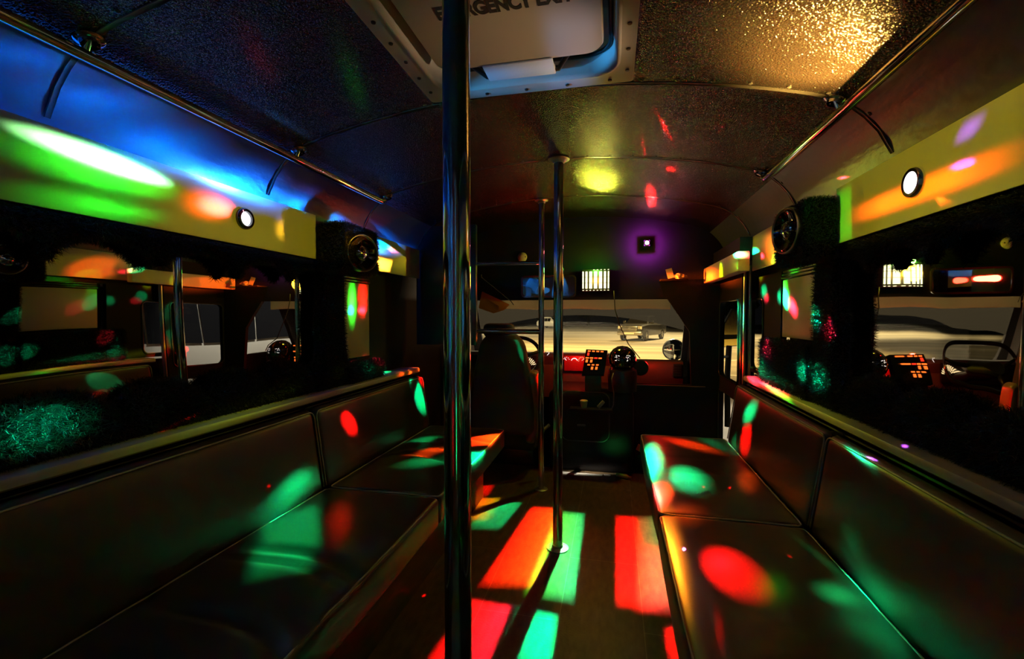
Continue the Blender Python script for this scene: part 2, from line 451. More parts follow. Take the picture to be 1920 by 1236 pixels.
def emis(name, color, strength):
    m = bpy.data.materials.new(name)
    m.use_nodes = True
    nt = m.node_tree
    nt.nodes.clear()
    out = nt.nodes.new('ShaderNodeOutputMaterial')
    e = nt.nodes.new('ShaderNodeEmission')
    e.inputs[0].default_value = (*color, 1)
    e.inputs[1].default_value = strength
    nt.links.new(e.outputs[0], out.inputs[0])
    return m


M = {}
M['chrome'] = mat('chrome', (0.82, 0.82, 0.84), 0.07, 1.0, bump=(9, 0.05, 0.01))
M['satin'] = mat('satin_steel', (0.75, 0.75, 0.75), 0.38, 1.0)
M['vinyl'] = mat('black_vinyl', (0.05, 0.032, 0.020), 0.33, bump=(260, 0.25, 0.0008), spec=0.6)
M['vinyl_back'] = mat('black_vinyl_back', (0.045, 0.030, 0.020), 0.36, bump=(220, 0.25, 0.0008), spec=0.5)
M['piping'] = mat('piping', (0.6, 0.6, 0.52), 0.3)
M['laminate'] = mat('cream_laminate', (0.60, 0.57, 0.46), 0.42, bump=(300, 0.08, 0.0005))
M['headliner'] = mat('black_headliner', (0.008, 0.006, 0.005), 0.12, spec=0.7, bump=(185, 1.0, 0.005), coat=0.0, detail=1.0)
M['cove'] = mat('cove_vinyl', (0.05, 0.07, 0.10), 0.30, spec=0.7, bump=(60, 0.35, 0.003), detail=3.0, stretch=(1, 0.45, 1))
M['rib'] = mat('rib_metal', (0.05, 0.05, 0.05), 0.25, spec=0.9, bump=(90, 0.4, 0.002))
M['fur'] = mat('black_shag', (0.035, 0.032, 0.032), 0.7, spec=0.25)
M['furcore'] = mat('black_shag_base', (0.004, 0.004, 0.004), 0.9, spec=0.1)
M['black'] = mat('black_plastic', (0.012, 0.012, 0.012), 0.35)
M['matte'] = mat('black_panel', (0.009, 0.007, 0.007), 0.7, spec=0.2)
M['deadblack'] = mat('black_box', (0.003, 0.003, 0.003), 0.8, spec=0.05)
M['grey'] = mat('grey_plastic', (0.10, 0.10, 0.09), 0.45)
M['white'] = mat('white_plastic', (0.72, 0.66, 0.56), 0.38, bump=(120, 0.08, 0.0008))
M['offwhite'] = mat('beige_panel', (0.55, 0.45, 0.33), 0.3, bump=(200, 0.12, 0.0008), var=(2.5, (0.48, 0.38, 0.26)))
M['gasket'] = mat('rubber', (0.01, 0.01, 0.01), 0.6)
M['tape'] = mat('white_tape', (0.75, 0.75, 0.74), 0.45, bump=(140, 0.3, 0.001))
M['ink'] = mat('black_ink', (0.012, 0.01, 0.01), 0.6)
M['dkblue'] = mat('partition_panel', (0.02, 0.03, 0.06), 0.3)
M['screw'] = mat('screw', (0.06, 0.05, 0.04), 0.4, 0.6)
M['cable'] = mat('cable', (0.01, 0.01, 0.01), 0.5)
M['wcable'] = mat('grey_cable', (0.3, 0.3, 0.3), 0.5)
M['glossblack'] = mat('gloss_black', (0.01, 0.006, 0.006), 0.05, spec=0.9, coat=0.5)
M['dash'] = mat('dash_grey', (0.09, 0.085, 0.08), 0.5)
M['seatcloth'] = mat('seat_cloth', (0.02, 0.016, 0.014), 0.8, bump=(300, 0.3, 0.001))
M['red'] = mat('red_plastic', (0.35, 0.01, 0.01), 0.4)
M['paper'] = mat('paper', (0.7, 0.68, 0.6), 0.7)
M['glass'] = glass('window_glass', (0.93, 0.95, 0.93), 0.05)
M['shadecloth'] = glass('shade_cloth', (0, 0, 0), 0.0, solid=0.9, solid_col=(0.95, 0.85, 0.6))
M['tint'] = glass('tint_band', (0.16, 0.16, 0.16), 0.03, solid=0.6, solid_col=(0.006, 0.0055, 0.005))
M['slat'] = emis('lamp_tube', (1.0, 0.98, 0.5), 2.2)
M['ledwhite'] = emis('led_white', (0.86, 0.9, 1.0), 2.0)
M['lensr'] = emis('led_white_warm', (1.0, 1.0, 1.0), 2.5)
M['laserlens'] = emis('laser_lens', (1.0, 0.75, 1.0), 60)
M['blueled'] = emis('blue_led', (0.0, 0.14, 1.0), 9)
M['orangebtn'] = emis('orange_button', (1.0, 0.16, 0.02), 1.6)
M['redbtn'] = emis('red_button', (1.0, 0.03, 0.01), 1.6)
M['gaugeglow'] = emis('gauge_marks', (1.0, 0.70, 0.35), 1.2)
M['gaugewhite'] = emis('gauge_marks_white', (1.0, 0.85, 0.8), 1.6)
M['carwhite'] = mat('white_car_paint', (0.62, 0.58, 0.52), 0.3, coat=0.5)
M['cardark'] = mat('dark_car_paint', (0.02, 0.02, 0.02), 0.3)
M['carsilver'] = mat('silver_car_paint', (0.5, 0.5, 0.5), 0.3, coat=0.5)
M['carglass'] = mat('car_glass', (0.01, 0.01, 0.012), 0.03, spec=0.8)
M['tyre'] = mat('tyre', (0.015, 0.015, 0.015), 0.8)
M['rim'] = mat('wheel_rim', (0.6, 0.6, 0.6), 0.25, 0.9)
M['headlamp'] = mat('headlamp_glass', (0.85, 0.8, 0.7), 0.1, 0.3)
M['foliage'] = mat('dark_foliage', (0.02, 0.035, 0.01), 0.8, var=(1.5, (0.04, 0.05, 0.02)))
M['bark'] = mat('bark', (0.04, 0.03, 0.02), 0.9)


def mirror_mat(name, col, rough, wav, diffuse=0.05):
    m = bpy.data.materials.new(name)
    m.use_nodes = True
    nt = m.node_tree
    b = nt.nodes['Principled BSDF']
    b.inputs['Base Color'].default_value = (*col, 1)
    b.inputs['Metallic'].default_value = 1.0
    b.inputs['Roughness'].default_value = rough
    if wav:
        tc = nt.nodes.new('ShaderNodeTexCoord')
        mp = nt.nodes.new('ShaderNodeMapping')
        mp.inputs['Scale'].default_value = (1, wav[0], wav[1])
        n = nt.nodes.new('ShaderNodeTexNoise')
        n.inputs['Scale'].default_value = 1.0
        n.inputs['Detail'].default_value = 0.0
        bp = nt.nodes.new('ShaderNodeBump')
        bp.inputs['Strength'].default_value = 1.0
        bp.inputs['Distance'].default_value = wav[2]
        nt.links.new(tc.outputs['Object'], mp.inputs[0])
        nt.links.new(mp.outputs[0], n.inputs['Vector'])
        nt.links.new(n.outputs[0], bp.inputs['Height'])
        nt.links.new(bp.outputs[0], b.inputs['Normal'])
    return m


M['mirror_l'] = mirror_mat('left_mirror', (0.62, 0.62, 0.60), 0.01, (2.0, 1.5, 0.004))
M['mirror_r'] = mirror_mat('right_mirror', (0.95, 0.93, 0.86), 0.015, (6.0, 1.2, 0.0026))


def floor_mat():
    m = bpy.data.materials.new('plank_vinyl_floor')
    m.use_nodes = True
    nt = m.node_tree
    N, L = nt.nodes, nt.links
    b = N['Principled BSDF']
    tc = N.new('ShaderNodeTexCoord')
    mp = N.new('ShaderNodeMapping')
    mp.inputs['Rotation'].default_value = (0, 0, PI / 2)
    mp.inputs['Location'].default_value = (0.30, 0.505, 0)
    br = N.new('ShaderNodeTexBrick')
    br.inputs['Scale'].default_value = 1.0
    br.inputs['Mortar Size'].default_value = 0.0018
    br.inputs['Mortar Smooth'].default_value = 0.2
    br.inputs['Brick Width'].default_value = 0.92
    br.inputs['Row Height'].default_value = 0.311
    br.inputs['Color1'].default_value = (0.20, 0.135, 0.075, 1)
    br.inputs['Color2'].default_value = (0.16, 0.105, 0.06, 1)
    br.inputs['Mortar'].default_value = (0.34, 0.27, 0.18, 1)
    L.new(tc.outputs['Object'], mp.inputs[0])
    L.new(mp.outputs[0], br.inputs['Vector'])
    mp2 = N.new('ShaderNodeMapping')
    mp2.inputs['Scale'].default_value = (3, 1, 1)
    L.new(tc.outputs['Object'], mp2.inputs[0])
    n = N.new('ShaderNodeTexNoise')
    n.inputs['Scale'].default_value = 14
    n.inputs['Detail'].default_value = 8
    L.new(mp2.outputs[0], n.inputs['Vector'])
    mx = N.new('ShaderNodeMix')
    mx.data_type = 'RGBA'
    mx.blend_type = 'MULTIPLY'
    mx.inputs[0].default_value = 0.75
    r = N.new('ShaderNodeValToRGB')
    r.color_ramp.elements[0].position = 0.3
    r.color_ramp.elements[0].color = (0.35, 0.33, 0.30, 1)
    r.color_ramp.elements[1].position = 0.7
    L.new(n.outputs[0], r.inputs[0])
    L.new(br.outputs['Color'], mx.inputs[6])
    L.new(r.outputs[0], mx.inputs[7])
    L.new(mx.outputs[2], b.inputs['Base Color'])
    b.inputs['Roughness'].default_value = 0.42
    n2 = N.new('ShaderNodeTexNoise')
    n2.inputs['Scale'].default_value = 120
    n2.inputs['Detail'].default_value = 4
    L.new(tc.outputs['Object'], n2.inputs['Vector'])
    bp = N.new('ShaderNodeBump')
    bp.inputs['Strength'].default_value = 0.5
    bp.inputs['Distance'].default_value = 0.002
    L.new(n2.outputs[0], bp.inputs['Height'])
    L.new(bp.outputs[0], b.inputs['Normal'])
    return m


M['floor'] = floor_mat()


def lot_mat():
    m = bpy.data.materials.new('asphalt_lot')
    m.use_nodes = True
    nt = m.node_tree
    N, L = nt.nodes, nt.links
    b = N['Principled BSDF']
    tc = N.new('ShaderNodeTexCoord')
    mp = N.new('ShaderNodeMapping')
    mp.inputs['Scale'].default_value = (0.03, 0.35, 1)
    L.new(tc.outputs['Object'], mp.inputs[0])
    n = N.new('ShaderNodeTexNoise')
    n.inputs['Scale'].default_value = 1
    n.inputs['Detail'].default_value = 5
    L.new(mp.outputs[0], n.inputs['Vector'])
    r = N.new('ShaderNodeValToRGB')
    r.color_ramp.elements[0].position = 0.35
    r.color_ramp.elements[0].color = (0.13, 0.12, 0.095, 1)
    r.color_ramp.elements[1].position = 0.65
    r.color_ramp.elements[1].color = (0.30, 0.27, 0.21, 1)
    L.new(n.outputs[0], r.inputs[0])
    L.new(r.outputs[0], b.inputs['Base Color'])
    b.inputs['Roughness'].default_value = 0.85
    return m


M['lot'] = lot_mat()


# ------------------------------------------------------------------ mesh helpers
def link(name, me, m, parent=None, smooth=False):
    if isinstance(m, (list, tuple)):
        for q in m:
            me.materials.append(M[q])
    else:
        me.materials.append(M[m])
    if smooth:
        me.polygons.foreach_set('use_smooth', [True] * len(me.polygons))
        if smooth != 'all':
            try:
                me.set_sharp_from_angle(angle=math.radians(40))
            except Exception:
                pass
    o = bpy.data.objects.new(name, me)
    COL.objects.link(o)
    if parent:
        o.parent = parent
        o.matrix_parent_inverse = Matrix.Translation(-Vector(parent.location)) if parent.type == 'EMPTY' else Matrix()
    return o


def obj(name, bm, m, parent=None, smooth=False):
    bmesh.ops.recalc_face_normals(bm, faces=bm.faces[:])
    me = bpy.data.meshes.new(name)
    bm.to_mesh(me)
    bm.free()
    return link(name, me, m, parent, smooth)


def raw(name, v, f, m, parent=None, smooth=False):
    bm = bmesh.new()
    vs = [bm.verts.new(p) for p in v]
    for q in f:
        try:
            bm.faces.new([vs[i] for i in q])
        except ValueError:
            pass
    return obj(name, bm, m, parent, smooth)


def tag(o, label, cat, group=None):
    o['label'] = label
    o['category'] = cat
    if group:
        o['group'] = group
    return o


def struct(o):
    o['kind'] = 'structure'
    return o


def thing(name, label, cat, loc, group=None):
    o = bpy.data.objects.new(name, None)
    o.empty_display_size = 0.05
    COL.objects.link(o)
    o.location = loc
    return tag(o, label, cat, group)


def box(bm, x0, x1, y0, y1, z0, z1, bev=0.0, seg=2, mtx=None):
    r = bmesh.ops.create_cube(bm, size=1)
    vs = r['verts']
    for v in vs:
        v.co = Vector(((x0 + x1) / 2 + v.co.x * (x1 - x0), (y0 + y1) / 2 + v.co.y * (y1 - y0), (z0 + z1) / 2 + v.co.z * (z1 - z0)))
    if bev:
        es = list({e for v in vs for e in v.link_edges})
        r = bmesh.ops.bevel(bm, geom=es, offset=bev, segments=seg, affect='EDGES', profile=0.5)
        vs = list({v for f in r['faces'] for v in f.verts} | {v for v in vs if v.is_valid})
    if mtx is not None:
        for v in vs:
            v.co = mtx @ v.co
    return bm


def newbox(name, m, parent, x0, x1, y0, y1, z0, z1, bev=0.004, smooth=True, mtx=None):
    bm = bmesh.new()
    box(bm, x0, x1, y0, y1, z0, z1, bev, mtx=mtx)
    return obj(name, bm, m, parent, smooth)


def frames(path):
    n = len(path)
    T = []
    for i in range(n):
        a = path[max(i - 1, 0)]
        b = path[min(i + 1, n - 1)]
        T.append((b - a).normalized())
    ref = Vector((0, 0, 1)) if abs(T[0].z) < 0.9 else Vector((1, 0, 0))
    nrm = (ref - T[0] * ref.dot(T[0])).normalized()
    out = []
    for t in T:
        nrm = (nrm - t * nrm.dot(t))
        nrm = nrm.normalized() if nrm.length > 1e-6 else t.orthogonal().normalized()
        out.append((t, nrm, t.cross(nrm)))
    return out


def tube(bm, path, r, seg=16, closed=False, cap=True):
    path = [Vector(p) for p in path]
    rs = r if isinstance(r, (list, tuple)) else [r] * len(path)
    if closed:
        n = len(path)
        T = [(path[(i + 1) % n] - path[i - 1]).normalized() for i in range(n)]
        nrm = T[0].orthogonal().normalized()
        F = []
        for t in T:
            nrm = (nrm - t * nrm.dot(t)).normalized()
            F.append((t, nrm, t.cross(nrm)))
    else:
        F = frames(path)
    rings = []
    for p, (t, a, b), q in zip(path, F, rs):
        rings.append([bm.verts.new(p + (a * math.cos(k * 2 * PI / seg) + b * math.sin(k * 2 * PI / seg)) * q) for k in range(seg)])
    m = len(rings)
    for i in range(m if closed else m - 1):
        A, Bq = rings[i], rings[(i + 1) % m]
        for k in range(seg):
            bm.faces.new((A[k], A[(k + 1) % seg], Bq[(k + 1) % seg], Bq[k]))
    if cap and not closed:
        bm.faces.new(rings[0][::-1])
        bm.faces.new(rings[-1])
    return bm


def lathe(bm, prof, origin, axis=(0, 0, 1), seg=32):
    ax = Vector(axis).normalized()
    a = ax.orthogonal().normalized()
    b = ax.cross(a)
    o = Vector(origin)
    rings = []
    for r, h in prof:
        if r < 1e-6:
            rings.append([bm.verts.new(o + ax * h)])
        else:
            rings.append([bm.verts.new(o + ax * h + (a * math.cos(k * 2 * PI / seg) + b * math.sin(k * 2 * PI / seg)) * r) for k in range(seg)])
    for A, Bq in zip(rings, rings[1:]):
        for k in range(seg):
            k2 = (k + 1) % seg
            if len(A) == 1 and len(Bq) == 1:
                continue
            if len(A) == 1:
                bm.faces.new((A[0], Bq[k2], Bq[k]))
            elif len(Bq) == 1:
                bm.faces.new((A[k], A[k2], Bq[0]))
            else:
                bm.faces.new((A[k], A[k2], Bq[k2], Bq[k]))
    return bm


def rrect(x0, x1, z0, z1, r, n=6):
    pts = []
    for cx, cz, a0 in ((x1 - r, z1 - r, 0), (x0 + r, z1 - r, PI / 2), (x0 + r, z0 + r, PI), (x1 - r, z0 + r, 1.5 * PI)):
        for k in range(n + 1):
            a = a0 + k * PI / 2 / n
            pts.append((cx + r * math.cos(a), cz + r * math.sin(a)))
    return pts


def holed(name, m, parent, outer, holes, plane, thick, smooth=False):
    """a slab cut from `outer` with `holes`; plane(u, v, w) -> point, w runs 0..thick"""
    bm = bmesh.new()
    E = []
    for loop in [outer] + holes:
        vs = [bm.verts.new((u, v, 0)) for u, v in loop]
        for i in range(len(vs)):
            E.append(bm.edges.new((vs[i], vs[(i + 1) % len(vs)])))
    bmesh.ops.triangle_fill(bm, edges=E, use_beauty=True, use_dissolve=False)
    r = bmesh.ops.extrude_face_region(bm, geom=bm.faces[:])
    for g in r['geom']:
        if isinstance(g, bmesh.types.BMVert):
            g.co.z = thick
    for v in bm.verts:
        v.co = Vector(plane(v.co.x, v.co.y, v.co.z))
    return obj(name, bm, m, parent, smooth)


def rounded(bm, cx, cy, cz, lx, ly, lz, r, nx=10, ny=20, nz=6, fn=None):
    """a box with round edges on a dense grid, reshaped by fn(x, y, z, a, b, c) -> point"""
    hx, hy, hz = lx / 2, ly / 2, lz / 2

    def coords(h, n):
        c = [-h, -h + 0.25 * r, -h + 0.6 * r, -h + r]
        c += [(-h + r) + (2 * h - 2 * r) * k / n for k in range(1, n)]
        c += [h - r, h - 0.6 * r, h - 0.25 * r, h]
        return c
    X, Y, Z = coords(hx, nx), coords(hy, ny), coords(hz, nz)
    cache = {}

    def V(x, y, z):
        k = (round(x, 6), round(y, 6), round(z, 6))
        if k in cache:
            return cache[k]
        q = Vector((max(-hx + r, min(hx - r, x)), max(-hy + r, min(hy - r, y)), max(-hz + r, min(hz - r, z))))
        d = Vector((x, y, z)) - q
        if d.length > 1e-9:
            d = d.normalized() * r
        p = q + d
        if fn:
            p = fn(p.x, p.y, p.z, x / hx, y / hy, z / hz)
        v = bm.verts.new((cx + p[0], cy + p[1], cz + p[2]))
        cache[k] = v
        return v

    def face(A, Bq, f):
        for i in range(len(A) - 1):
            for j in range(len(Bq) - 1):
                bm.faces.new((f(A[i], Bq[j]), f(A[i + 1], Bq[j]), f(A[i + 1], Bq[j + 1]), f(A[i], Bq[j + 1])))
    face(X, Y, lambda a, b: V(a, b, -hz))
    face(X, Y, lambda a, b: V(a, b, hz))
    face(X, Z, lambda a, b: V(a, -hy, b))
    face(X, Z, lambda a, b: V(a, hy, b))
    face(Y, Z, lambda a, b: V(-hx, a, b))
    face(Y, Z, lambda a, b: V(hx, a, b))
    return bm


def shag(name, base, parent, n, length, width=0.0013, curl=0.8, droop=0.35, seed=1):
    """long-pile fur: the base solid plus n curled strands grown from its faces, in one mesh"""
    bmesh.ops.recalc_face_normals(base, faces=base.faces[:])
    bmesh.ops.triangulate(base, faces=base.faces[:])
    bv = np.array([v.co[:] for v in base.verts])
    base.verts.index_update()
    bf = np.array([[v.index for v in f.verts] for f in base.faces])
    base.free()
    rng = np.random.default_rng(seed)
    a, b, c = bv[bf[:, 0]], bv[bf[:, 1]], bv[bf[:, 2]]
    nr = np.cross(b - a, c - a)
    ar = np.linalg.norm(nr, axis=1)
    nr = nr / np.maximum(ar[:, None], 1e-12)
    idx = rng.choice(len(bf), n, p=ar / ar.sum())
    u, v = rng.random(n), rng.random(n)
    sw = u + v > 1
    u[sw], v[sw] = 1 - u[sw], 1 - v[sw]
    p = a[idx] + (b - a)[idx] * u[:, None] + (c - a)[idx] * v[:, None]
    nn = nr[idx]
    L = length * (0.6 + 0.7 * rng.random(n))[:, None]
    d1 = nn + curl * 0.6 * rng.normal(size=(n, 3))
    d1 /= np.linalg.norm(d1, axis=1)[:, None]
    d2 = d1 + curl * rng.normal(size=(n, 3)) * 0.8 + np.array([0, 0, -droop])
    d2 /= np.linalg.norm(d2, axis=1)[:, None]
    p1 = p + d1 * L * 0.5
    p2 = p1 + d2 * L * 0.5
    side = np.cross(d1, rng.normal(size=(n, 3)))
    side /= np.maximum(np.linalg.norm(side, axis=1)[:, None], 1e-9)
    w = width * (0.7 + 0.6 * rng.random(n))[:, None]
    verts = np.stack([p - side * w / 2, p + side * w / 2, p1 - side * w / 2, p1 + side * w / 2, p2], axis=1).reshape(-1, 3)
    nb = len(bv)
    allv = np.concatenate([bv, verts])
    k = nb + 5 * np.arange(n)[:, None]
    tris = np.concatenate([bf, k + [0, 1, 3], k + [0, 3, 2], k + [2, 3, 4]])
    me = bpy.data.meshes.new(name)
    me.vertices.add(len(allv))
    me.vertices.foreach_set('co', allv.astype(np.float32).ravel())
    me.loops.add(len(tris) * 3)
    me.loops.foreach_set('vertex_index', tris.astype(np.int32).ravel())
    me.polygons.add(len(tris))
    me.polygons.foreach_set('loop_start', (np.arange(len(tris)) * 3).astype(np.int32))
    mi = np.ones(len(tris), dtype=np.int32)
    mi[:len(bf)] = 0
    me.update(calc_edges=True)
    o = link(name, me, ['furcore', 'fur'], parent)
    me.polygons.foreach_set('material_index', mi)
    return o


# ------------------------------------------------------------------ the shell
def prof(rel, d=0.0):
    """height of the arched lining at a distance from the middle"""
    return


CEIL = [(0, 1.908), (0.15, 1.905), (0.30, 1.896), (0.45, 1.880), (0.60, 1.858), (0.72, 1.835), (0.82, 1.812), (0.885, 1.792), (0.925, 1.770), (0.945, 1.755)]
COVE = [(0.945, 1.755), (0.965, 1.738), (1.00, 1.700), (1.03, 1.655), (1.052, 1.60), (1.062, 1.54)]


def arch(rel):
    a = abs(rel)
    P = CEIL + COVE[1:]
    for (x0, z0), (x1, z1) in zip(P, P[1:]):
        if x0 <= a <= x1:
            return z0 + (z1 - z0) * (a - x0) / (x1 - x0)
    return P[-1][1]


def sheet(name, pts, y0, y1, m, thick=0.02, ny=1, outward=True):
    """a lining strip swept along the bus; pts = (x, z) polyline"""
    bm = bmesh.new()
    n = len(pts)
    nor = []
    for i in range(n):
        a = Vector(pts[max(i - 1, 0)])
        b = Vector(pts[min(i + 1, n - 1)])
        t = (b - a).normalized()
        nor.append(Vector((-t.y, t.x)))
    lay = []
    for k in range(ny + 1):
        y = y0 + (y1 - y0) * k / ny
        lay.append([bm.verts.new((p[0], y, p[1])) for p in pts] + [bm.verts.new((p[0] + q.x * thick, y, p[1] + q.y * thick)) for p, q in reversed(list(zip(pts, nor)))])
    for A, Bq in zip(lay, lay[1:]):
        m_ = len(A)
        for i in range(m_):
            bm.faces.new((A[i], A[(i + 1) % m_], Bq[(i + 1) % m_], Bq[i]))
    bm.faces.new(lay[0])
    bm.faces.new(lay[-1][::-1])
    return obj(name, bm, m, None, True)


full = [(CX - r, z) for r, z in reversed(CEIL)] + [(CX + r, z) for r, z in CEIL[1:]]
YB, YF = -0.9, 3.60
# the headliner, with the hatch opening left free
HX0, HX1, HY0, HY1 = -0.565, 0.025, 0.83, 1.43
fine = []
for k in range(49):
    x = CX - 0.945 + 1.89 * k / 48
    fine.append((x, arch(x - CX)))
bm = bmesh.new()
xs = sorted(set([round(p[0], 5) for p in fine] + [HX0, HX1]))
ys = [YB, HY0, HY1, YF]
for (t_, flip) in ((0, False), (0.02, True)):
    for i in range(len(xs) - 1):
        for j in range(3):
            if j == 1 and xs[i] >= HX0 - 1e-6 and xs[i + 1] <= HX1 + 1e-6:
                continue
            q = [(xs[i], ys[j]), (xs[i + 1], ys[j]), (xs[i + 1], ys[j + 1]), (xs[i], ys[j + 1])]
            vs = [bm.verts.new((x, y, arch(x - CX) + t_)) for x, y in q]
            bm.faces.new(vs if flip else vs[::-1])
bmesh.ops.remove_doubles(bm, verts=bm.verts[:], dist=1e-5)
me = bpy.data.meshes.new('ceiling')
bm.to_mesh(me)
bm.free()
struct(link('ceiling', me, 'headliner', None, 'all'))

for side, nm in ((-1, 'left'), (1, 'right')):
    P = []
    for k in range(17):
        s = k / 16 * (len(COVE) - 1)
        i = min(int(s), len(COVE) - 2)
        f = s - i
        P.append((CX + side * (COVE[i][0] + (COVE[i + 1][0] - COVE[i][0]) * f), COVE[i][1] + (COVE[i + 1][1] - COVE[i][1]) * f))
    if side < 0:
        P = P[::-1]
    o = sheet('trim_%d' % (1 if side < 0 else 2), P, YB, YF, 'cove', 0.02)
    struct(o)
# arched ribs with rivets
for n_, yr in enumerate((0.13, 0.825, 1.528, 2.222, 2.92)):
    bm = bmesh.new()
    L = []
    for k in range(61):
        x = CX - 1.045 + 2.09 * k / 60
        e = 0.0022
        z = arch(x - CX)
        dz = (arch(x - CX + 0.01) - arch(x - CX - 0.01)) / 0.02
        nx, nz = dz / math.hypot(dz, 1), -1 / math.hypot(dz, 1)
        L.append([bm.verts.new((x + nx * h, y, z + nz * h)) for y, h in ((yr - 0.007, -0.001), (yr - 0.006, e), (yr + 0.003, e), (yr + 0.005, 0.0035), (yr + 0.007, -0.001))])
        if k % 3 == 1 and 1 < k < 59:
            for yy in (yr - 0.020,):
                c = Vector((x, yy, z))
                lathe(bm, [(0.0075, -0.002), (0.0065, 0.002), (0.003, 0.0035), (0, 0.004)], c, (nx, 0, nz), 8)
    for A, Bq in zip(L, L[1:]):
        for i in range(4):
            bm.faces.new((A[i], A[i + 1], Bq[i + 1], Bq[i]))
    struct(obj('trim_%d' % (3 + n_), bm, 'rib', None, True))

struct(newbox('floor', 'floor', None, -1.42, 0.92, YB, 3.40, -0.06, 0.0, 0))
WL, WR = -1.405, 0.875
bm = bmesh.new()
box(bm, WL - 0.04, WL, YB, 3.62, 0, 1.62)
M['rearwall'] = mat('rear_panel', (0.35, 0.33, 0.30), 0.5)
struct(obj('wall_left', bm, 'matte'))
for k_, x_ in ((8, WL), (9, WR - 0.01)):  # pale unseen panels added to catch the beams mirrored in the poles
    struct(newbox('trim_%d' % k_, 'rearwall', None, x_, x_ + 0.01, YB, -0.02, 0.0, 1.58, 0))
bm = bmesh.new()
box(bm, WR, WR + 0.04, YB, 3.14, 0, 0.78)
box(bm, WR, WR + 0.04, YB, 2.56, 0.78, 1.62)
box(bm, WR, WR + 0.04, 2.56, 3.62, 1.37, 1.62)
struct(obj('wall_right', bm, 'matte'))
bm = bmesh.new()
box(bm, WL, WR, YB - 0.04, YB, 0, 1.95)
struct(obj('wall_rear', bm, 'rearwall'))

# front bulkhead with the opening to the cab
YH = 3.56
c1 = onY(1252, 561, YH)
c2 = onY(1293, 622, YH)
c3 = onY(1296, 722, YH)
topz = c1.z
zl = c3.z
out = [(-1.36, 0.0), (-1.30, 0.0), (-1.30, topz - 0.10), (-1.20, topz), (c1.x, topz), (c2.x, c2.z), (c3.x, zl), (0.02, zl), (0.02, 0.0), (0.7545, 0.0), (0.7545, 1.47), (WR, 1.48), (WR, 1.56)] + [(CX + r, arch(r) + 0.01) for r in (1.04, 0.98, 0.9, 0.7, 0.5, 0.25, 0, -0.25, -0.5, -0.7, -0.9, -0.98, -1.04)] + [(-1.36, 1.56)]
struct(holed('wall_front', 'matte', None, out, [], lambda u, v, w: (u, YH + w, v), 0.03))
# cab shell in front
struct(newbox('wall_cab_left', 'matte', None, -1.44, -1.40, 3.62, 4.55, -0.30, 0.72, 0))
struct(newbox('wall_cab_right', 'matte', None, 0.68, 0.72, 3.60, 4.50, -0.30, 0.72, 0))
struct(newbox('ceiling_cab', 'matte', None, -1.44, 0.72, 3.60, 4.20, 1.44, 1.48, 0))
struct(newbox('floor_cab', 'matte', None, -1.44, 0.72, 3.40, 4.75, -0.34, -0.30, 0))
struct(newbox('wall_cab_front', 'matte', None, -1.44, 0.72, 4.66, 4.70, -0.30, 0.66, 0))


def wsh(u, v, w):   # windshield plane leans back
    return (u, 4.58 - (v - 0.66) * 0.55 + w, v)


wl = onY(884, 690, 4.5).x - 0.03
fr = rrect(-1.42, 0.70, 0.55, 1.47, 0.05)
wr_ = onY(1283, 640, 4.35).x
hole = rrect(-1.30, wr_, 0.66, 1.38, 0.10)
root = thing('window_1', '', 'x', (0, 4.5, 0.66))
for k_ in ('label', 'category'):
    del root[k_]
struct(root)
holed('window_frame', 'matte', root, fr, [hole], lambda u, v, w: wsh(u, v, w), 0.03)
raw('windshield_glass', [wsh(-1.40, 0.60, 0.012), wsh(0.68, 0.60, 0.012), wsh(0.68, 1.45, 0.012), wsh(-1.40, 1.45, 0.012)], [(0, 1, 2, 3)], 'glass', root)
# dark sun strip across the top of the glass, arched lower edge
bm = bmesh.new()
N_ = 24
A = []
for k in range(N_ + 1):
    u = -1.30 + (wr_ + 1.30) * k / N_
    s = (u + 0.30) / 0.9
    v = 1.155 - 0.13 * min(1.6, s * s)
    A.append((bm.verts.new(wsh(u, v, 0.006)), bm.verts.new(wsh(u, 1.40, 0.006))))
for p, q in zip(A, A[1:]):
    bm.faces.new((p[0], q[0], q[1], p[1]))
obj('tint_band', bm, 'tint', root)
# driver's side window with sloping pillar
root = struct(bpy.data.objects.new('window_2', None))
COL.objects.link(root)
root.location = (-1.42, 3.9, 0.72)
out = [(3.62, 0.72), (4.55, 0.72), (4.16, 1.46), (3.62, 1.46)]
hole = [(3.70, 0.78), (4.36, 0.78), (4.06, 1.38), (3.70, 1.38)]
holed('window_frame', 'grey', root, out, [hole], lambda u, v, w: (-1.44 + w, u, v), 0.04)
raw('window_glass', [(-1.42, 3.68, 0.76), (-1.42, 4.40, 0.76), (-1.42, 4.08, 1.40), (-1.42, 3.68, 1.40)], [(0, 1, 2, 3)], 'glass', root)
root = struct(bpy.data.objects.new('window_3', None))
COL.objects.link(root)
root.location = (0.70, 3.9, 0.72)
holed('window_frame', 'matte', root, out, [hole], lambda u, v, w: (0.68 + w, u, v), 0.04)
raw('window_glass', [(0.70, 3.68, 0.76), (0.70, 4.40, 0.76), (0.70, 4.08, 1.40), (0.70, 3.68, 1.40)], [(0, 1, 2, 3)], 'glass', root)

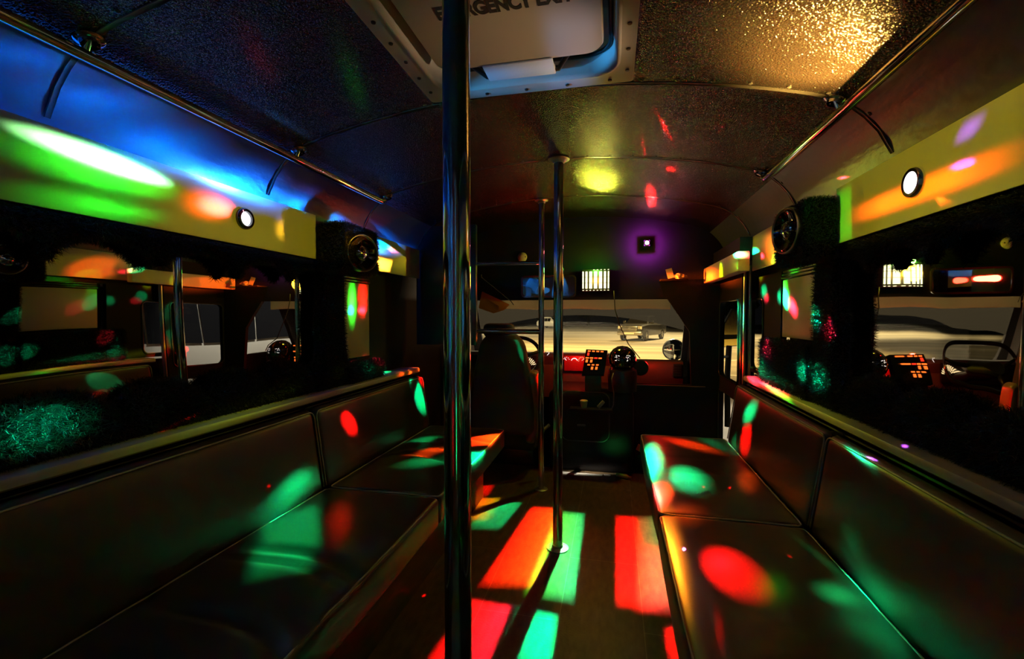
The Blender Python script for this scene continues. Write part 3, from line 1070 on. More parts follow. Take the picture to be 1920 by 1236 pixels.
# entry door leaf with an upper and a lower pane, and the fixed side window just behind it
def pane_leaf(root, leaf, xx, y0, y1, z0, z1, panes, mm='matte'):
    holed(leaf, mm, root, [(y0, z0), (y1, z0), (y1, z1), (y0, z1)], [rrect(a, b, c, d, 0.045) for a, b, c, d in panes], lambda u, v, w: (xx + w, u, v), 0.03)
    for a, b, c, d in panes:
        bm = bmesh.new()
        tube(bm, [(xx - 0.003, u, v) for u, v in rrect(a, b, c, d, 0.045)], 0.006, 8, closed=True)
        obj('window_gasket', bm, 'gloss_trim', root, True)
        raw('door_glass' if leaf == 'door_leaf' else 'window_glass', [(xx + 0.015, a - 0.01, c - 0.01), (xx + 0.015, b + 0.01, c - 0.01), (xx + 0.015, b + 0.01, d + 0.01), (xx + 0.015, a - 0.01, d + 0.01)], [(0, 1, 2, 3)], 'glass', root)


M['gloss_trim'] = mat('gloss_trim', (0.03, 0.03, 0.03), 0.2, spec=0.8)
root = struct(bpy.data.objects.new('door_1', None))
COL.objects.link(root)
root.location = (0.755, 3.3, 0)
pane_leaf(root, 'door_leaf', 0.755, 2.985, 3.61, -0.28, 1.46, [(3.035, 3.545, 0.72, 1.25), (3.035, 3.545, 0.05, 0.62)])
bm = bmesh.new()
tube(bm, [(0.770, 2.975, 0.02), (0.770, 2.975, 1.45)], 0.009, 12)
obj('door_seal', bm, 'satin', root, True)
root = struct(bpy.data.objects.new('window_4', None))
COL.objects.link(root)
root.location = (0.835, 2.77, 0.80)
pane_leaf(root, 'window_frame', 0.835, 2.57, 3.138, 0.803, 1.375, [(2.84, 3.11, 0.83, 1.25)])
bm = bmesh.new()
tube(bm, [(0.800, 2.985, 0.02), (0.800, 2.985, 1.45)], 0.011, 12)
obj('window_post', bm, 'satin', root, True)
struct(newbox('trim_10', 'matte', None, 0.786, 0.875, 3.14, 3.16, 0.0, 1.375, 0.003))
# ------------------------------------------------------------------ ledges, valances, fur
for side, nm in ((-1, 'left'), (1, 'right')):
    f = lambda rel: CX + side * rel
    y1 = 2.865 if side > 0 else 2.84
    bm = bmesh.new()
    prof_ = [(1.012, 0.770), (1.005, 0.776), (1.004, 0.790), (1.008, 0.798), (1.016, 0.801), (1.132, 0.801), (1.132, 0.770)]
    A = [bm.verts.new((f(r), -0.3, z)) for r, z in prof_]
    Bv = [bm.verts.new((f(r), y1, z)) for r, z in prof_]
    for i in range(len(A)):
        j = (i + 1) % len(A)
        bm.faces.new((A[i], A[j], Bv[j], Bv[i]))
    bm.faces.new(A)
    bm.faces.new(Bv[::-1])
    o = obj('window_ledge', bm, 'laminate', None, True)
    tag(o, 'cream laminate ledge running behind the backrests along the %s wall' % nm, 'ledge', 'laminate ledges')
    # support panel below the ledge
    o = newbox('wainscot_board', 'matte', None, min(f(1.06), f(1.13)), max(f(1.06), f(1.13)), -0.3, y1, 0.0, 0.769, 0)
    tag(o, 'black panel under the %s ledge, behind the bench' % nm, 'panel')
    # valance boards
    segs = {-1: [(-0.3, 1.80, 'long cream valance board above the left mirror, green light streak across it'),
                 (2.12, 2.91, 'short cream valance board between the left speaker and the dark partition')],
            1: [(-0.3, 1.83, 'long cream valance board above the right mirror, orange light across it'),
                (2.08, 2.82, 'short cream valance board just past the right speaker')]}[side]
    for (a, b, lab) in segs:
        bm = bmesh.new()
        x0, x1 = sorted((f(1.030), f(1.0365)))
        box(bm, x0, x1, a, b, 1.402, 1.597, 0.002, 2)
        o = obj('valance_board', bm, 'laminate', None, True)
        tag(o, lab, 'valance', 'cream valance boards')
    # underside closing board
    x0, x1 = sorted((f(1.052), f(1.13)))
    tag(newbox('valance_backer', 'matte', None, x0, x1, -0.3, 2.9 if side < 0 else 2.55, 1.42, 1.53, 0),
        'dark board behind the %s valance above the mirror' % nm, 'board')

# third short board above the entry door
bm = bmesh.new()
box(bm, 0.64, 0.70, 2.62, 3.55, 1.385, 1.492, 0.006, 2)
tag(obj('valance_board', bm, 'laminate', None, True), 'short cream box board above the entry door', 'valance', 'cream valance boards')
tag(newbox('door_header', 'matte', None, 0.705, 0.87, 2.84, 3.55, 1.465, 1.60, 0), 'dark header behind the cream box above the entry door', 'header')

# blue led strips resting on the valance tops
for (a, b, s_, lab) in ((0.0, 1.74, 1.0, 'blue led strip lying on the long left valance board'), (2.14, 2.88, 1.0, 'blue led strip lying on the short left valance board')):
    bm = bmesh.new()
    box(bm, CX - 1.050, CX - 1.039, a, b, 1.584, 1.589)
    tag(obj('led_strip', bm, 'blueled', None), lab, 'led strip', 'blue led strips')


def scallop_top(y):
    d = ((y - 0.975 + 0.14) % 0.282) - 0.141
    return 1.262 + 0.088 * math.sqrt(max(0.0, 1 - (d / 0.141) ** 2))


def scallop_low(y):
    d = ((y - 0.850 + 0.14) % 0.272) - 0.136
    return 0.880 + 0.080 * math.sqrt(max(0.0, 1 - (d / 0.136) ** 2))


for side, nm in ((-1, 'left'), (1, 'right')):
    f = lambda rel: CX + side * rel
    # pelmet: slab with scalloped lower edge
    bm = bmesh.new()
    ys_ = np.linspace(0.0, 1.86, 150)
    A = []
    for y in ys_:
        zb = scallop_top(y) + 0.012
        A.append([bm.verts.new((f(1.055), y, 1.40)), bm.verts.new((f(1.050), y, (1.40 + zb) / 2)), bm.verts.new((f(1.060), y, zb)), bm.verts.new((f(1.088), y, zb)), bm.verts.new((f(1.088), y, 1.40))])
    for p, q in zip(A, A[1:]):
        for i in range(5):
            bm.faces.new((p[i], p[(i + 1) % 5], q[(i + 1) % 5], q[i]))
    bm.faces.new(A[0]); bm.faces.new(A[-1][::-1])
    o = shag('fur_pelmet', bm, None, 26000, 0.020, seed=3 + side)
    tag(o, 'black shaggy scalloped fur pelmet hanging over the %s mirror' % nm, 'fur trim', 'black fur pelmets')
    # lower roll with humps
    bm = bmesh.new()
    A = []
    ys_ = np.linspace(0.0, 1.90, 150)
    for y in ys_:
        zt = scallop_low(y) - 0.012
        A.append([bm.verts.new((f(1.065), y, 0.802)), bm.verts.new((f(1.050), y, 0.84)), bm.verts.new((f(1.060), y, zt - 0.02)), bm.verts.new((f(1.078), y, zt)), bm.verts.new((f(1.11), y, zt)), bm.verts.new((f(1.115), y, 0.802))])
    for p, q in zip(A, A[1:]):
        for i in range(6):
            bm.faces.new((p[i], p[(i + 1) % 6], q[(i + 1) % 6], q[i]))
    bm.faces.new(A[0]); bm.faces.new(A[-1][::-1])
    o = shag('fur_sill_roll', bm, None, 34000, 0.024, seed=5 + side)
    tag(o, 'black shaggy humped fur roll on the %s ledge below the mirror' % nm, 'fur trim', 'black fur sill rolls')
    # pillar between mirror and blind
    bm = bmesh.new()
    x0, x1 = sorted((f(1.045), f(1.11)))
    box(bm, x0, x1, 1.88, 2.06, 0.80, 1.36, 0.02, 3)
    bmesh.ops.subdivide_edges(bm, edges=[e for e in bm.edges if e.calc_length() > 0.1], cuts=5, use_grid_fill=True)
    for v in bm.verts:
        t = (v.co.z - 0.80) / 0.56
        if v.co.y < 1.97:
            v.co.y += -0.06 * (1 - min(1, t * 3)) - 0.03 * max(0, (t - 0.8) * 5) + 0.01 * math.sin(t * 9)
        else:
            v.co.y += 0.06 * (1 - min(1, t * 2.5)) - 0.01
    o = shag('fur_pillar', bm, None, 13000, 0.020, seed=9 + side)
    tag(o, 'black fur covered pillar between the %s mirror and the closed blind' % nm, 'fur trim', 'black fur pillars')
    # low fur pad below the blind
    bm = bmesh.new()
    x0, x1 = sorted((f(1.025), f(1.075)))
    yb = 2.66 if side > 0 else 2.40
    box(bm, x0, x1, 2.05, yb, 0.806, 1.03 if side > 0 else 0.90, 0.02, 3)
    o = shag('fur_pad', bm, None, 14000, 0.018, seed=12 + side)
    tag(o, 'black fur pad on the %s ledge below the closed blind' % nm, 'fur trim', 'black fur pads')
    # mirror and blind
    x0, x1 = sorted((f(1.115), f(1.125)))
    o = newbox('mirror_panel', 'mirror_l' if side < 0 else 'mirror_r', None, x0, x1, 0.0, 1.90, 0.80, 1.38, 0, smooth=False)
    tag(o, ('flat tinted mirror panel on the left wall framed by black fur' if side < 0 else 'warped tinted mirror panel on the right wall framed by black fur'), 'mirror', 'tinted mirror panels')
    rt_ = thing('window_blind', 'closed cream window blind panel behind the %s fur pillar' % nm, 'blind', (f(1.11), 2.2, 0.86), 'closed blinds')
    x0, x1 = sorted((f(1.085), f(1.10)))
    ya, yb2 = (2.06, 2.50) if side > 0 else (2.06, 2.34)
    newbox('blind_panel', 'laminate', rt_, x0, x1, ya, yb2, 1.045 if side > 0 else 0.925, 1.325, 0.002)
    for j, zz in enumerate((1.33, 1.345, 1.36)):
        x0, x1 = sorted((f(1.075 + 0.004 * j), f(1.10)))
        newbox('blind_rail', 'black', rt_, x0, x1, ya, yb2, zz, zz + 0.009, 0.002)

    # fur covered speaker box with its driver
    sx = {-1: -1.155, 1: 0.655}[side]
    cy_, cz_ = {-1: (1.925, 1.438), 1: (1.92, 1.468)}[side]
    rt_ = thing('speaker', 'fur covered speaker box with round metal speaker on the %s wall' % nm, 'speaker', (sx, cy_, 1.35), 'fur covered speakers')
    bm = bmesh.new()
    xs_ = sorted((sx, CX + side * 1.028))
    bya, byb = {-1: (1.80, 2.10), 1: (1.80, 2.10)}[side]
    rounded(bm, sum(xs_) / 2, (bya + byb) / 2, 1.46, xs_[1] - xs_[0], byb - bya, 0.21, 0.02, 4, 6, 4)
    shag('speaker_box', bm, rt_, 15000, 0.016, seed=20 + side)
    ax = Vector((-side * 0.93, -0.36 if side < 0 else -0.19, 0.0)).normalized()
    c = Vector((sx - side * 0.026, cy_ - 0.02, cz_))
    bm = bmesh.new()
    lathe(bm, [(0.084, -0.03), (0.086, 0.004), (0.083, 0.008), (0.080, 0.004), (0.079, -0.002)], c, ax, 40)
    obj('speaker_ring', bm, 'satin', rt_, True)
    bm = bmesh.new()
    lathe(bm, [(0.080, 0.002), (0.072, 0.006), (0.064, -0.001), (0.030, -0.018), (0.0, -0.018)], c, ax, 40)
    obj('speaker_cone', bm, 'glossblack', rt_, True)
    bm = bmesh.new()
    lathe(bm, [(0.034, -0.012), (0.035, 0.0), (0.030, 0.004), (0.027, 0.0), (0.014, 0.006), (0.0, 0.010)], c, ax, 32)
    obj('speaker_tweeter', bm, 'chrome', rt_, True)

# round lights in the valances
for side, nm in ((-1, 'left'), (1, 'right')):
    c = Vector((CX + side * 1.030, 1.395, 1.497))
    ax = Vector((-side, 0, 0))
    rt_ = thing('round_light', 'lit round white light set in the %s valance board' % nm, 'light', c, 'round valance lights')
    R_ = 0.032 if side < 0 else 0.034
    bm = bmesh.new()
    lathe(bm, [(R_ + 0.006, -0.004), (R_ + 0.006, 0.008), (R_ + 0.002, 0.013), (R_ - 0.006, 0.012), (R_ - 0.008, 0.004)], c, ax, 40)
    obj('bezel', bm, 'glossblack' if side < 0 else 'chrome', rt_, True)
    bm = bmesh.new()
    lathe(bm, [(R_ - 0.006, 0.003), (R_ * 0.6, 0.010), (0, 0.013)], c, ax, 32)
    obj('lens', bm, 'ledwhite' if side < 0 else 'lensr', rt_, True)


# ------------------------------------------------------------------ benches
def bench(side, nm):
    sx = lambda rel: CX + side * rel
    fx, bx, kx = {-1: (-0.65, -1.14, -0.795), 1: (0.160, 0.628, 0.265)}[side]
    o = newbox('bench_base', 'matte_wood', None, *sorted((kx, sx(1.05))), -0.3, 2.74, 0.0, 0.335, 0.004)
    tag(o, 'boxed wooden base under the %s bench' % nm, 'bench base', 'bench bases')
    seams = [-0.30, 0.55, 1.665, 2.78] if side > 0 else [-0.30, 0.50, 1.635, 2.72]
    names = ['rear', 'near', 'far']
    for i, (a, b) in enumerate(zip(seams, seams[1:])):
        if b < 0.6:
            continue
        lx, ly, lz = abs(fx - bx), (b - a) - 0.008, 0.115
        cx_, cy_, cz_ = (fx + bx) / 2, (a + b) / 2, 0.335 + lz / 2 + 0.001
        rt_ = thing('seat_cushion', 'dark brown vinyl seat cushion of the %s bench, %s' % (nm, 'far one toward the driver' if i == 2 else 'near one by the camera'), 'seat cushion', (cx_, cy_, 0.336), 'bench seat cushions')
        ph = i * 1.7 + side

        def puff(x, y, z, u, v, w, side=side, ph=ph, i=i):
            if w > 0.3:
                e = (1 - u * u) * (1 - v * v)
                z += 0.012 * e - 0.004 * abs(u) ** 4
                # creases that run across the seat
                for (yc, am, wd) in (((-0.22, 0.010, 0.018), (0.0, 0.006, 0.014), (0.06, 0.008, 0.02), (-0.38, 0.009, 0.02)) if i == 1 else ((-0.1, 0.010, 0.03), (0.12, 0.008, 0.03), (0.3, 0.006, 0.02))):
                    if side > 0 and i == 2:
                        am *= 0.2
                    if side > 0 and i == 1:
                        yc -= 0.22
                    yy = y - yc - 0.05 * u * side - 0.02 * math.sin(3 * u + ph)
                    z -= 1.7 * am * math.exp(-(yy / wd) ** 2) * max(0, 1 - (u * 0.9 - 0.1) ** 2)
                z += 0.0015 * math.sin(17 * x + ph) * math.sin(9 * y)
            return (x + (0.006 * (1 - v * v) * (1 if u > 0 else -1) if abs(u) > 0.98 else 0), y, z)
        bm = bmesh.new()
        rounded(bm, cx_, cy_, cz_, lx, ly, lz, 0.016, 22, 70, 3, puff)
        obj('cushion_pad', bm, 'vinyl', rt_, 'all')
        bm = bmesh.new()
        zt = cz_ + lz / 2 - 0.006
        loop = [(cx_ + u, cy_ + v, zt + 0.0012 * math.sin(40 * v + ph)) for u, v in rrect(-lx / 2 + 0.004, lx / 2 - 0.004, -ly / 2 + 0.004, ly / 2 - 0.004, 0.022, 5)]
        full_ = []
        for p, q in zip(loop, loop[1:] + loop[:1]):
            p, q = Vector(p), Vector(q)
            n_ = max(1, int((q - p).length / 0.04))
            for k in range(n_):
                w_ = p.lerp(q, k / n_)
                full_.append(w_ + Vector((random.uniform(-.0012, .0012), 0, random.uniform(-.0012, .0012))))
        tube(bm, full_, 0.0032, 8, closed=True)
        obj('piping', bm, 'piping', rt_, 'all')
        # backrest
        rt_ = thing('back_cushion', 'dark brown vinyl backrest cushion of the %s bench, %s' % (nm, 'far one toward the driver' if i == 2 else 'near one by the camera'), 'back cushion', (bx, cy_, 0.45), 'bench back cushions')
        H = 0.345
        T = 0.12

        def lean(x, y, z, u, v, w, side=side, T=T, H=H):
            t = (z + H / 2) / H
            x2 = x + side * 0.050 * t * (1 if u * side < 0 else 0.4)
            if u * side < 0:
                x2 -= side * 0.010 * (1 - v * v) * (1 - w * w)
            return (x2, y, z)
        bm = bmesh.new()
        cxb = bx + side * T / 2 - side * 0.004
        rounded(bm, cxb, cy_, 0.423 + H / 2, T * 0.86, ly, H, 0.028, 4, 40, 10, lean)
        obj('cushion_pad', bm, 'vinyl_back', rt_, 'all')
        bm = bmesh.new()
        xf = bx + side * 0.006
        pts = []
        lo_ = rrect(-ly / 2 + 0.004, ly / 2 - 0.004, 0.40, 0.757, 0.025, 5)
        lo_ = lo_[-7:] [6:] + lo_[:14]
        for (v, z) in [(ly / 2 - 0.004, 0.452)] + [q for q in lo_ if q[1] > 0.46] + [(-ly / 2 + 0.004, 0.452)]:
            t = (z - 0.423) / H
            pts.append(Vector((xf + side * 0.050 * t, cy_ + v, z)))
        tube(bm, pts, 0.003, 8)
        obj('piping', bm, 'piping', rt_, 'all')


M['matte_wood'] = mat('dark_wood_base', (0.10, 0.05, 0.03), 0.4, bump=(30, 0.3, 0.002), stretch=(1, 0.2, 3), var=(14, (0.06, 0.03, 0.02)))
bench(-1, 'left')
bench(1, 'right')


# ------------------------------------------------------------------ poles and rails
def flange(bm, c, ax, r=0.040, t=0.006):
    lathe(bm, [(0, 0), (r, 0), (r, t * 0.7), (r - 0.003, t), (0.020, t + 0.002), (0.018, t + 0.010)], c, ax, 32)
    a = Vector(ax).orthogonal().normalized()
    b = Vector(ax).normalized().cross(a)
    for k in range(4):
        an = k * PI / 2 + 0.6
        p = Vector(c) + (a * math.cos(an) + b * math.sin(an)) * (r * 0.72) + Vector(ax).normalized() * t
        lathe(bm, [(0.0045, 0), (0.0035, 0.0022), (0, 0.003)], p, ax, 10)


def pole(name, x, y, r, label, fl=0.055):
    rt_ = thing(name, label, 'pole', (x, y, 0), 'floor to ceiling poles')
    zt = arch(x - CX)
    bm = bmesh.new()
    tube(bm, [(x, y, 0.004), (x, y, zt - 0.003)], r, 40)
    obj('pole_tube', bm, 'chrome', rt_, True)
    bm = bmesh.new()
    lathe(bm, [(0, 0.0005), (fl, 0.0005), (fl, 0.005), (fl - 0.004, 0.007), (r + 0.004, 0.009), (r + 0.002, 0.018), (r, 0.018)], (x, y, 0), (0, 0, 1), 40)
    for k in range(4):
        a = k * PI / 2 + 0.7
        lathe(bm, [(0.006, 0.006), (0.005, 0.009), (0, 0.0095)], (x + fl * 0.75 * math.cos(a), y + fl * 0.75 * math.sin(a), 0), (0, 0, 1), 10)
    obj('floor_flange', bm, 'satin', rt_, True)
    bm = bmesh.new()
    lathe(bm, [(0, 0.0), (fl * 0.95, 0.0), (fl * 0.95, 0.006), (fl * 0.6, 0.012), (r + 0.003, 0.022), (r, 0.022)], (x, y, zt - 0.001), (0, 0, -1), 40)
    obj('ceiling_flange', bm, 'satin', rt_, True)
    return rt_


pole('dance_pole', -0.2735, 0.775, 0.0245, 'thick chrome pole nearest the camera, blue and green reflections')
pole('dance_pole', -0.262, 2.213, 0.0235, 'slim looking chrome pole standing mid aisle with round floor flange')
sp_ = pole('stanchion', -0.460, 2.948, 0.019, 'thin chrome stanchion with two cross bars behind the driver seat', 0.045)
for z in (1.497, 1.045):
    bm = bmesh.new()
    tube(bm, [(-0.895, 2.948, z), (-0.46, 2.948, z)], 0.0125 if z > 1.3 else 0.017, 16)
    obj('cross_bar', bm, 'chrome', sp_, True)

for side, nm in ((-1, 'left'), (1, 'right')):
    x = {-1: -1.184, 1: 0.644}[side]
    z = 1.745
    rt_ = thing('grab_rail', 'long chrome grab rail under the ceiling on the %s side' % nm, 'grab rail', (x, 1.2, z), 'ceiling grab rails')
    y_end = 2.225
    zc = arch(x - CX)
    P = [Vector((x, -0.3, z)), Vector((x, 0.6, z)), Vector((x, 1.5, z)), Vector((x, y_end - 0.05, z))]
    up = Vector((-side * 0.03, y_end + 0.005, zc + 0.0))
    end = Vector((x - side * 0.02, y_end, arch(x - side * 0.02 - CX)))
    for t in (0.25, 0.5, 0.75, 1.0):
        a = t * PI / 2
        P.append(Vector((x - side * 0.004 * t, y_end - 0.05 + 0.04 * math.sin(a), z + 0.03 * (1 - math.cos(a)))))
    P.append(end)
    bm = bmesh.new()
    tube(bm, P, 0.0145, 20)
    obj('rail_tube', bm, 'chrome', rt_, True)
    for (yy) in (0.822, 1.530, y_end):
        xe = x - side * 0.012
        c = Vector((xe, yy, arch(xe - CX) + 0.001))
        ax = Vector((-side * 0.35, 0, -1)).normalized()
        bm = bmesh.new()
        flange(bm, c, ax, 0.030)
        if yy < 2:
            tube(bm, [c, Vector((x, yy, z + 0.008))], 0.0085, 14)
        obj('rail_bracket', bm, 'chrome', rt_, True)

# ------------------------------------------------------------------ roof hatch
rt_ = thing('roof_hatch', 'white roof emergency hatch in the ceiling with black lettering', 'roof hatch', (CX, 1.13, 1.88))
ox0, ox1, oy0, oy1 = -0.605, 0.055, 0.79, 1.47
ZF = 1.872
holed('hatch_frame', 'white', rt_, rrect(ox0, ox1, oy0, oy1, 0.012, 3), [rrect(ox0 + 0.055, ox1 - 0.045, oy0 + 0.05, oy1 - 0.055, 0.075, 8)], lambda u, v, w: (u, v, ZF + w), 0.012)
# inner throat going up
bm = bmesh.new()
A = rrect(ox0 + 0.055, ox1 - 0.045, oy0 + 0.05, oy1 - 0.055, 0.075, 8)
prev = None
for (ins, z) in ((-0.006, ZF), (-0.002, ZF - 0.004), (0.004, ZF - 0.003), (0.008, ZF + 0.01), (0.014, ZF + 0.05), (0.02, ZF + 0.085), (0.03, ZF + 0.09)):
    k = []
    cxh, cyh = (ox0 + ox1) / 2, (oy0 + oy1) / 2
    for (u, v) in A:
        su = 1 - ins / 0.28
        k.append(bm.verts.new((cxh + (u - cxh) * su, cyh + (v - cyh) * su, z)))
    if prev:
        for i in range(len(k)):
            bm.faces.new((prev[i], prev[(i + 1) % len(k)], k[(i + 1) % len(k)], k[i]))
    prev = k
obj('hatch_throat', bm, 'white', rt_, 'all')
bm = bmesh.new()
g = [(cxh + (u - cxh) * 0.925, cyh + (v - cyh) * 0.925, ZF + 0.052) for u, v in A]
tube(bm, g, 0.006, 8, closed=True)
obj('gasket', bm, 'gasket', rt_, 'all')
# closed lid above
newbox('hatch_lid', 'white', rt_, ox0 + 0.03, ox1 - 0.03, oy0 + 0.03, oy1 - 0.03, ZF + 0.10, ZF + 0.115, 0.003)
# inner panel carrying the words
bm = bmesh.new()
pl_ = rrect(ox0 + 0.095, ox1 - 0.085, oy0 + 0.06, oy1 - 0.165, 0.05, 8)
lo = [bm.verts.new((u, v, ZF + 0.012)) for u, v in pl_]
cu, cv = sum(p[0] for p in pl_) / len(pl_), sum(p[1] for p in pl_) / len(pl_)
mid = [bm.verts.new((cu + (u - cu) * 0.985, cv + (v - cv) * 0.985, ZF + 0.006)) for u, v in pl_]
hi = [bm.verts.new((u, v, ZF + 0.075)) for u, v in pl_]
n_ = len(lo)
bm.faces.new(mid)
bm.faces.new(hi)
for i in range(n_):
    j = (i + 1) % n_
    bm.faces.new((mid[i], mid[j], lo[j], lo[i]))
    bm.faces.new((lo[i], lo[j], hi[j], hi[i]))
obj('hatch_panel', bm, 'offwhite', rt_, True)
# screws round the frame
k = 0
for (xx, yy) in [(ox0 + 0.024, oy0 + 0.07 + i * 0.09) for i in range(8)] + [(ox1 - 0.020, oy0 + 0.06 + i * 0.11) for i in range(6)] + [(ox0 + 0.07 + i * 0.13, oy1 - 0.022) for i in range(5)]:
    bm = bmesh.new()
    lathe(bm, [(0.0062, 0), (0.0055, 0.003), (0, 0.004)], (xx, yy, ZF), (0, 0, -1), 12)
    obj('screw', bm, 'screw', rt_, True)
# lettering
cu_ = bpy.data.curves.new('hatch_text', 'FONT')
cu_.body = 'EMERGENCY EXIT'
cu_.size = 0.062
cu_.offset = 0.0028
cu_.extrude = 0.0004
cu_.align_x = 'CENTER'
tmp = bpy.data.objects.new('tmp_text', cu_)
COL.objects.link(tmp)
dg = bpy.context.evaluated_depsgraph_get()
dg.update()
me = bpy.data.meshes.new_from_object(tmp.evaluated_get(dg))
bpy.data.objects.remove(tmp)
w_ = max(v.co.x for v in me.vertices) - min(v.co.x for v in me.vertices)
yb_ = onZ(940, 20, ZF + 0.0055).y
xm_ = (onZ(818, 30, ZF + 0.0055).x + onZ(1076, 5, ZF + 0.0055).x) / 2
ww_ = onZ(1076, 5, ZF + 0.0055).x - onZ(818, 30, ZF + 0.0055).x
for v in me.vertices:
    x_, y_ = v.co.x * ww_ / w_, v.co.y
    v.co = Vector((xm_ + x_, yb_ - y_, ZF + 0.0055 - v.co.z))
link('lettering', me, 'ink', rt_)
# pull handle: black bar wrapped in white tape, black arms
hz = ZF + 0.012
hyb = onZ(975, 140, hz).y
hx0, hx1 = onZ(915, 140, hz).x, onZ(1040, 120, hz).x
bm = bmesh.new()
tube(bm, [(hx0 - 0.07, hyb - 0.085, hz + 0.03), (hx0 - 0.005, hyb - 0.012, hz), (hx1 + 0.010, hyb - 0.012, hz), (hx1 + 0.065, hyb - 0.085, hz + 0.03)], 0.0085, 12)
obj('handle_bar', bm, 'black', rt_, True)
bm = bmesh.new()
box(bm, hx0, hx1, hyb - 0.085, hyb - 0.002, hz - 0.012, hz - 0.006, 0.003, 2)
box(bm, hx0, hx1, hyb - 0.030, hyb + 0.002, hz - 0.011, hz + 0.012, 0.009, 3)
obj('handle_tape', bm, 'tape', rt_, True)

# ------------------------------------------------------------------ bulkhead fittings
rt_ = thing('derby_light', 'lit slatted effect light on the dark bulkhead above the windshield', 'effect light', (-0.13, 3.50, 1.415))
p0, p1 = onY(1092, 508, 3.45), onY(1142, 542, 3.45)
dx0, dx1, dz0, dz1 = p0.x, p1.x, p1.z, p0.z
newbox('lamp_housing', 'black', rt_, dx0 - 0.004, dx1 + 0.008, 3.462, 3.555, dz0 - 0.012, dz1 + 0.012, 0.006)
nsl = 7
wd = [0.010, 0.015, 0.022, 0.0245, 0.023, 0.016, 0.010]
tot = sum(wd)
gap = (dx1 - dx0 - tot) / (nsl - 1)
xx = dx0
for w_ in wd:
    for (za, zb) in ((dz0 + 0.004, dz1 - 0.004),):
        bm = bmesh.new()
        for q in range(3):
            h = (zb - za) / 3
            box(bm, xx, xx + w_, 3.454, 3.461, za + q * h + 0.0012, za + (q + 1) * h - 0.0012, 0.001, 1)
        obj('lit_slat', bm, 'slat', rt_)
    xx += w_ + gap
for q in range(8):
    x_ = dx0 + 0.006 + q * (dx1 - dx0 - 0.012) / 7
    newbox('vent_glow', 'slat', rt_, x_ - 0.005, x_ + 0.005, 3.455, 3.461, dz0 - 0.010, dz0 - 0.006, 0)
    if q > 2:
        newbox('vent_glow', 'slat', rt_, x_ - 0.005, x_ + 0.005, 3.455, 3.461, dz1 + 0.005, dz1 + 0.009, 0)

rt_ = thing('laser_light', 'small bright pink white laser projector high on the bulkhead', 'laser light', (0.235, 3.5, 1.66))
newbox('laser_housing', 'black', rt_, 0.213, 0.257, 3.472, 3.555, 1.658, 1.702, 0.004)
bm = bmesh.new()
lathe(bm, [(0.016, 0), (0.016, 0.008), (0.013, 0.010), (0.012, 0.004)], (0.235, 3.47, 1.68), (0, -1, 0), 24)
obj('lens_ring', bm, 'chrome', rt_, True)
bm = bmesh.new()
lathe(bm, [(0.012, 0.003), (0.007, 0.009), (0, 0.011)], (0.235, 3.47, 1.68), (0, -1, 0), 24)
obj('laser_lens', bm, 'laserlens', rt_, True)

# interior rear-view mirror
rt_ = thing('rear_view_mirror', 'wide black framed rear view mirror on the bulkhead left of the slatted light', 'mirror', (-0.48, 3.5, 1.37))
a, b = onY(979, 519, 3.46), onY(1079, 556, 3.46)
holed('mirror_frame', 'glossblack', rt_, rrect(a.x - 0.006, b.x + 0.006, b.z - 0.006, a.z + 0.006, 0.03), [rrect(a.x + 0.006, b.x - 0.006, b.z + 0.006, a.z - 0.006, 0.026)], lambda u, v, w: (u, 3.445 + w, v), 0.02)
bm = bmesh.new()
lp = rrect(a.x + 0.002, b.x - 0.002, b.z + 0.002, a.z - 0.002, 0.028)
f1 = [bm.verts.new((u, 3.452, v)) for u, v in lp]
f2 = [bm.verts.new((u, 3.462, v)) for u, v in lp]
bm.faces.new(f1); bm.faces.new(f2[::-1])
for i in range(len(lp)):
    j = (i + 1) % len(lp)
    bm.faces.new((f1[i], f1[j], f2[j], f2[i]))
obj('mirror_glass', bm, 'mirror_l', rt_)
newbox('mirror_mount', 'black', rt_, -0.50, -0.46, 3.462, 3.558, 1.36, 1.39, 0.004)

# little round dome on the bulkhead
c = onY(979, 482, 3.55)
rt_ = thing('dome_light', 'small pale unlit round dome on the bulkhead above the driver', 'dome light', c)
bm = bmesh.new()
lathe(bm, [(0.038, 0.0), (0.037, 0.008), (0.026, 0.016), (0.012, 0.019), (0, 0.020)], c + Vector((0, 0.01, 0)), (0, -1, 0), 28)
obj('dome_cover', bm, 'white', rt_, True)
for s_ in (-1, 1):
    bm = bmesh.new()
    lathe(bm, [(0.005, 0.0), (0.004, 0.003), (0, 0.003)], c + Vector((s_ * 0.027, -0.004, 0)), (0, -1, 0), 10)
    obj('dome_screw', bm, 'screw', rt_, True)

# shelf lip with card and tissue
zsh = onY(1262, 523, 3.45).z
tag(newbox('bulkhead_shelf', 'matte', None, 0.33, 0.52, 3.445, 3.56, zsh - 0.012, zsh, 0.003), 'narrow dark shelf on the bulkhead right of the laser light', 'shelf')
a = onY(1256, 514, 3.46)
mt = Matrix.Translation((a.x, 3.46, zsh + 0.040)) @ Matrix.Rotation(math.radians(-14), 4, 'Y') @ Matrix.Rotation(math.radians(-12), 4, 'X')
tag(newbox('card', 'paper', None, -0.022, 0.022, -0.001, 0.001, -0.036, 0.036, 0, mtx=mt), 'white card leaning on the small bulkhead shelf', 'card')
bm = bmesh.new()
bmesh.ops.create_icosphere(bm, subdivisions=3, radius=1)
cc = onY(1275, 518, 3.45)
for v in bm.verts:
    n_ = noise.noise(v.co * 2.4) * 0.5 + 1
    v.co = Vector((cc.x + v.co.x * 0.045 * n_, 3.46 + v.co.y * 0.02 * n_, zsh + 0.019 + v.co.z * 0.019 * n_))
tag(obj('tissue', bm, 'paper', None), 'crumpled tissue lying next to the white card', 'tissue')

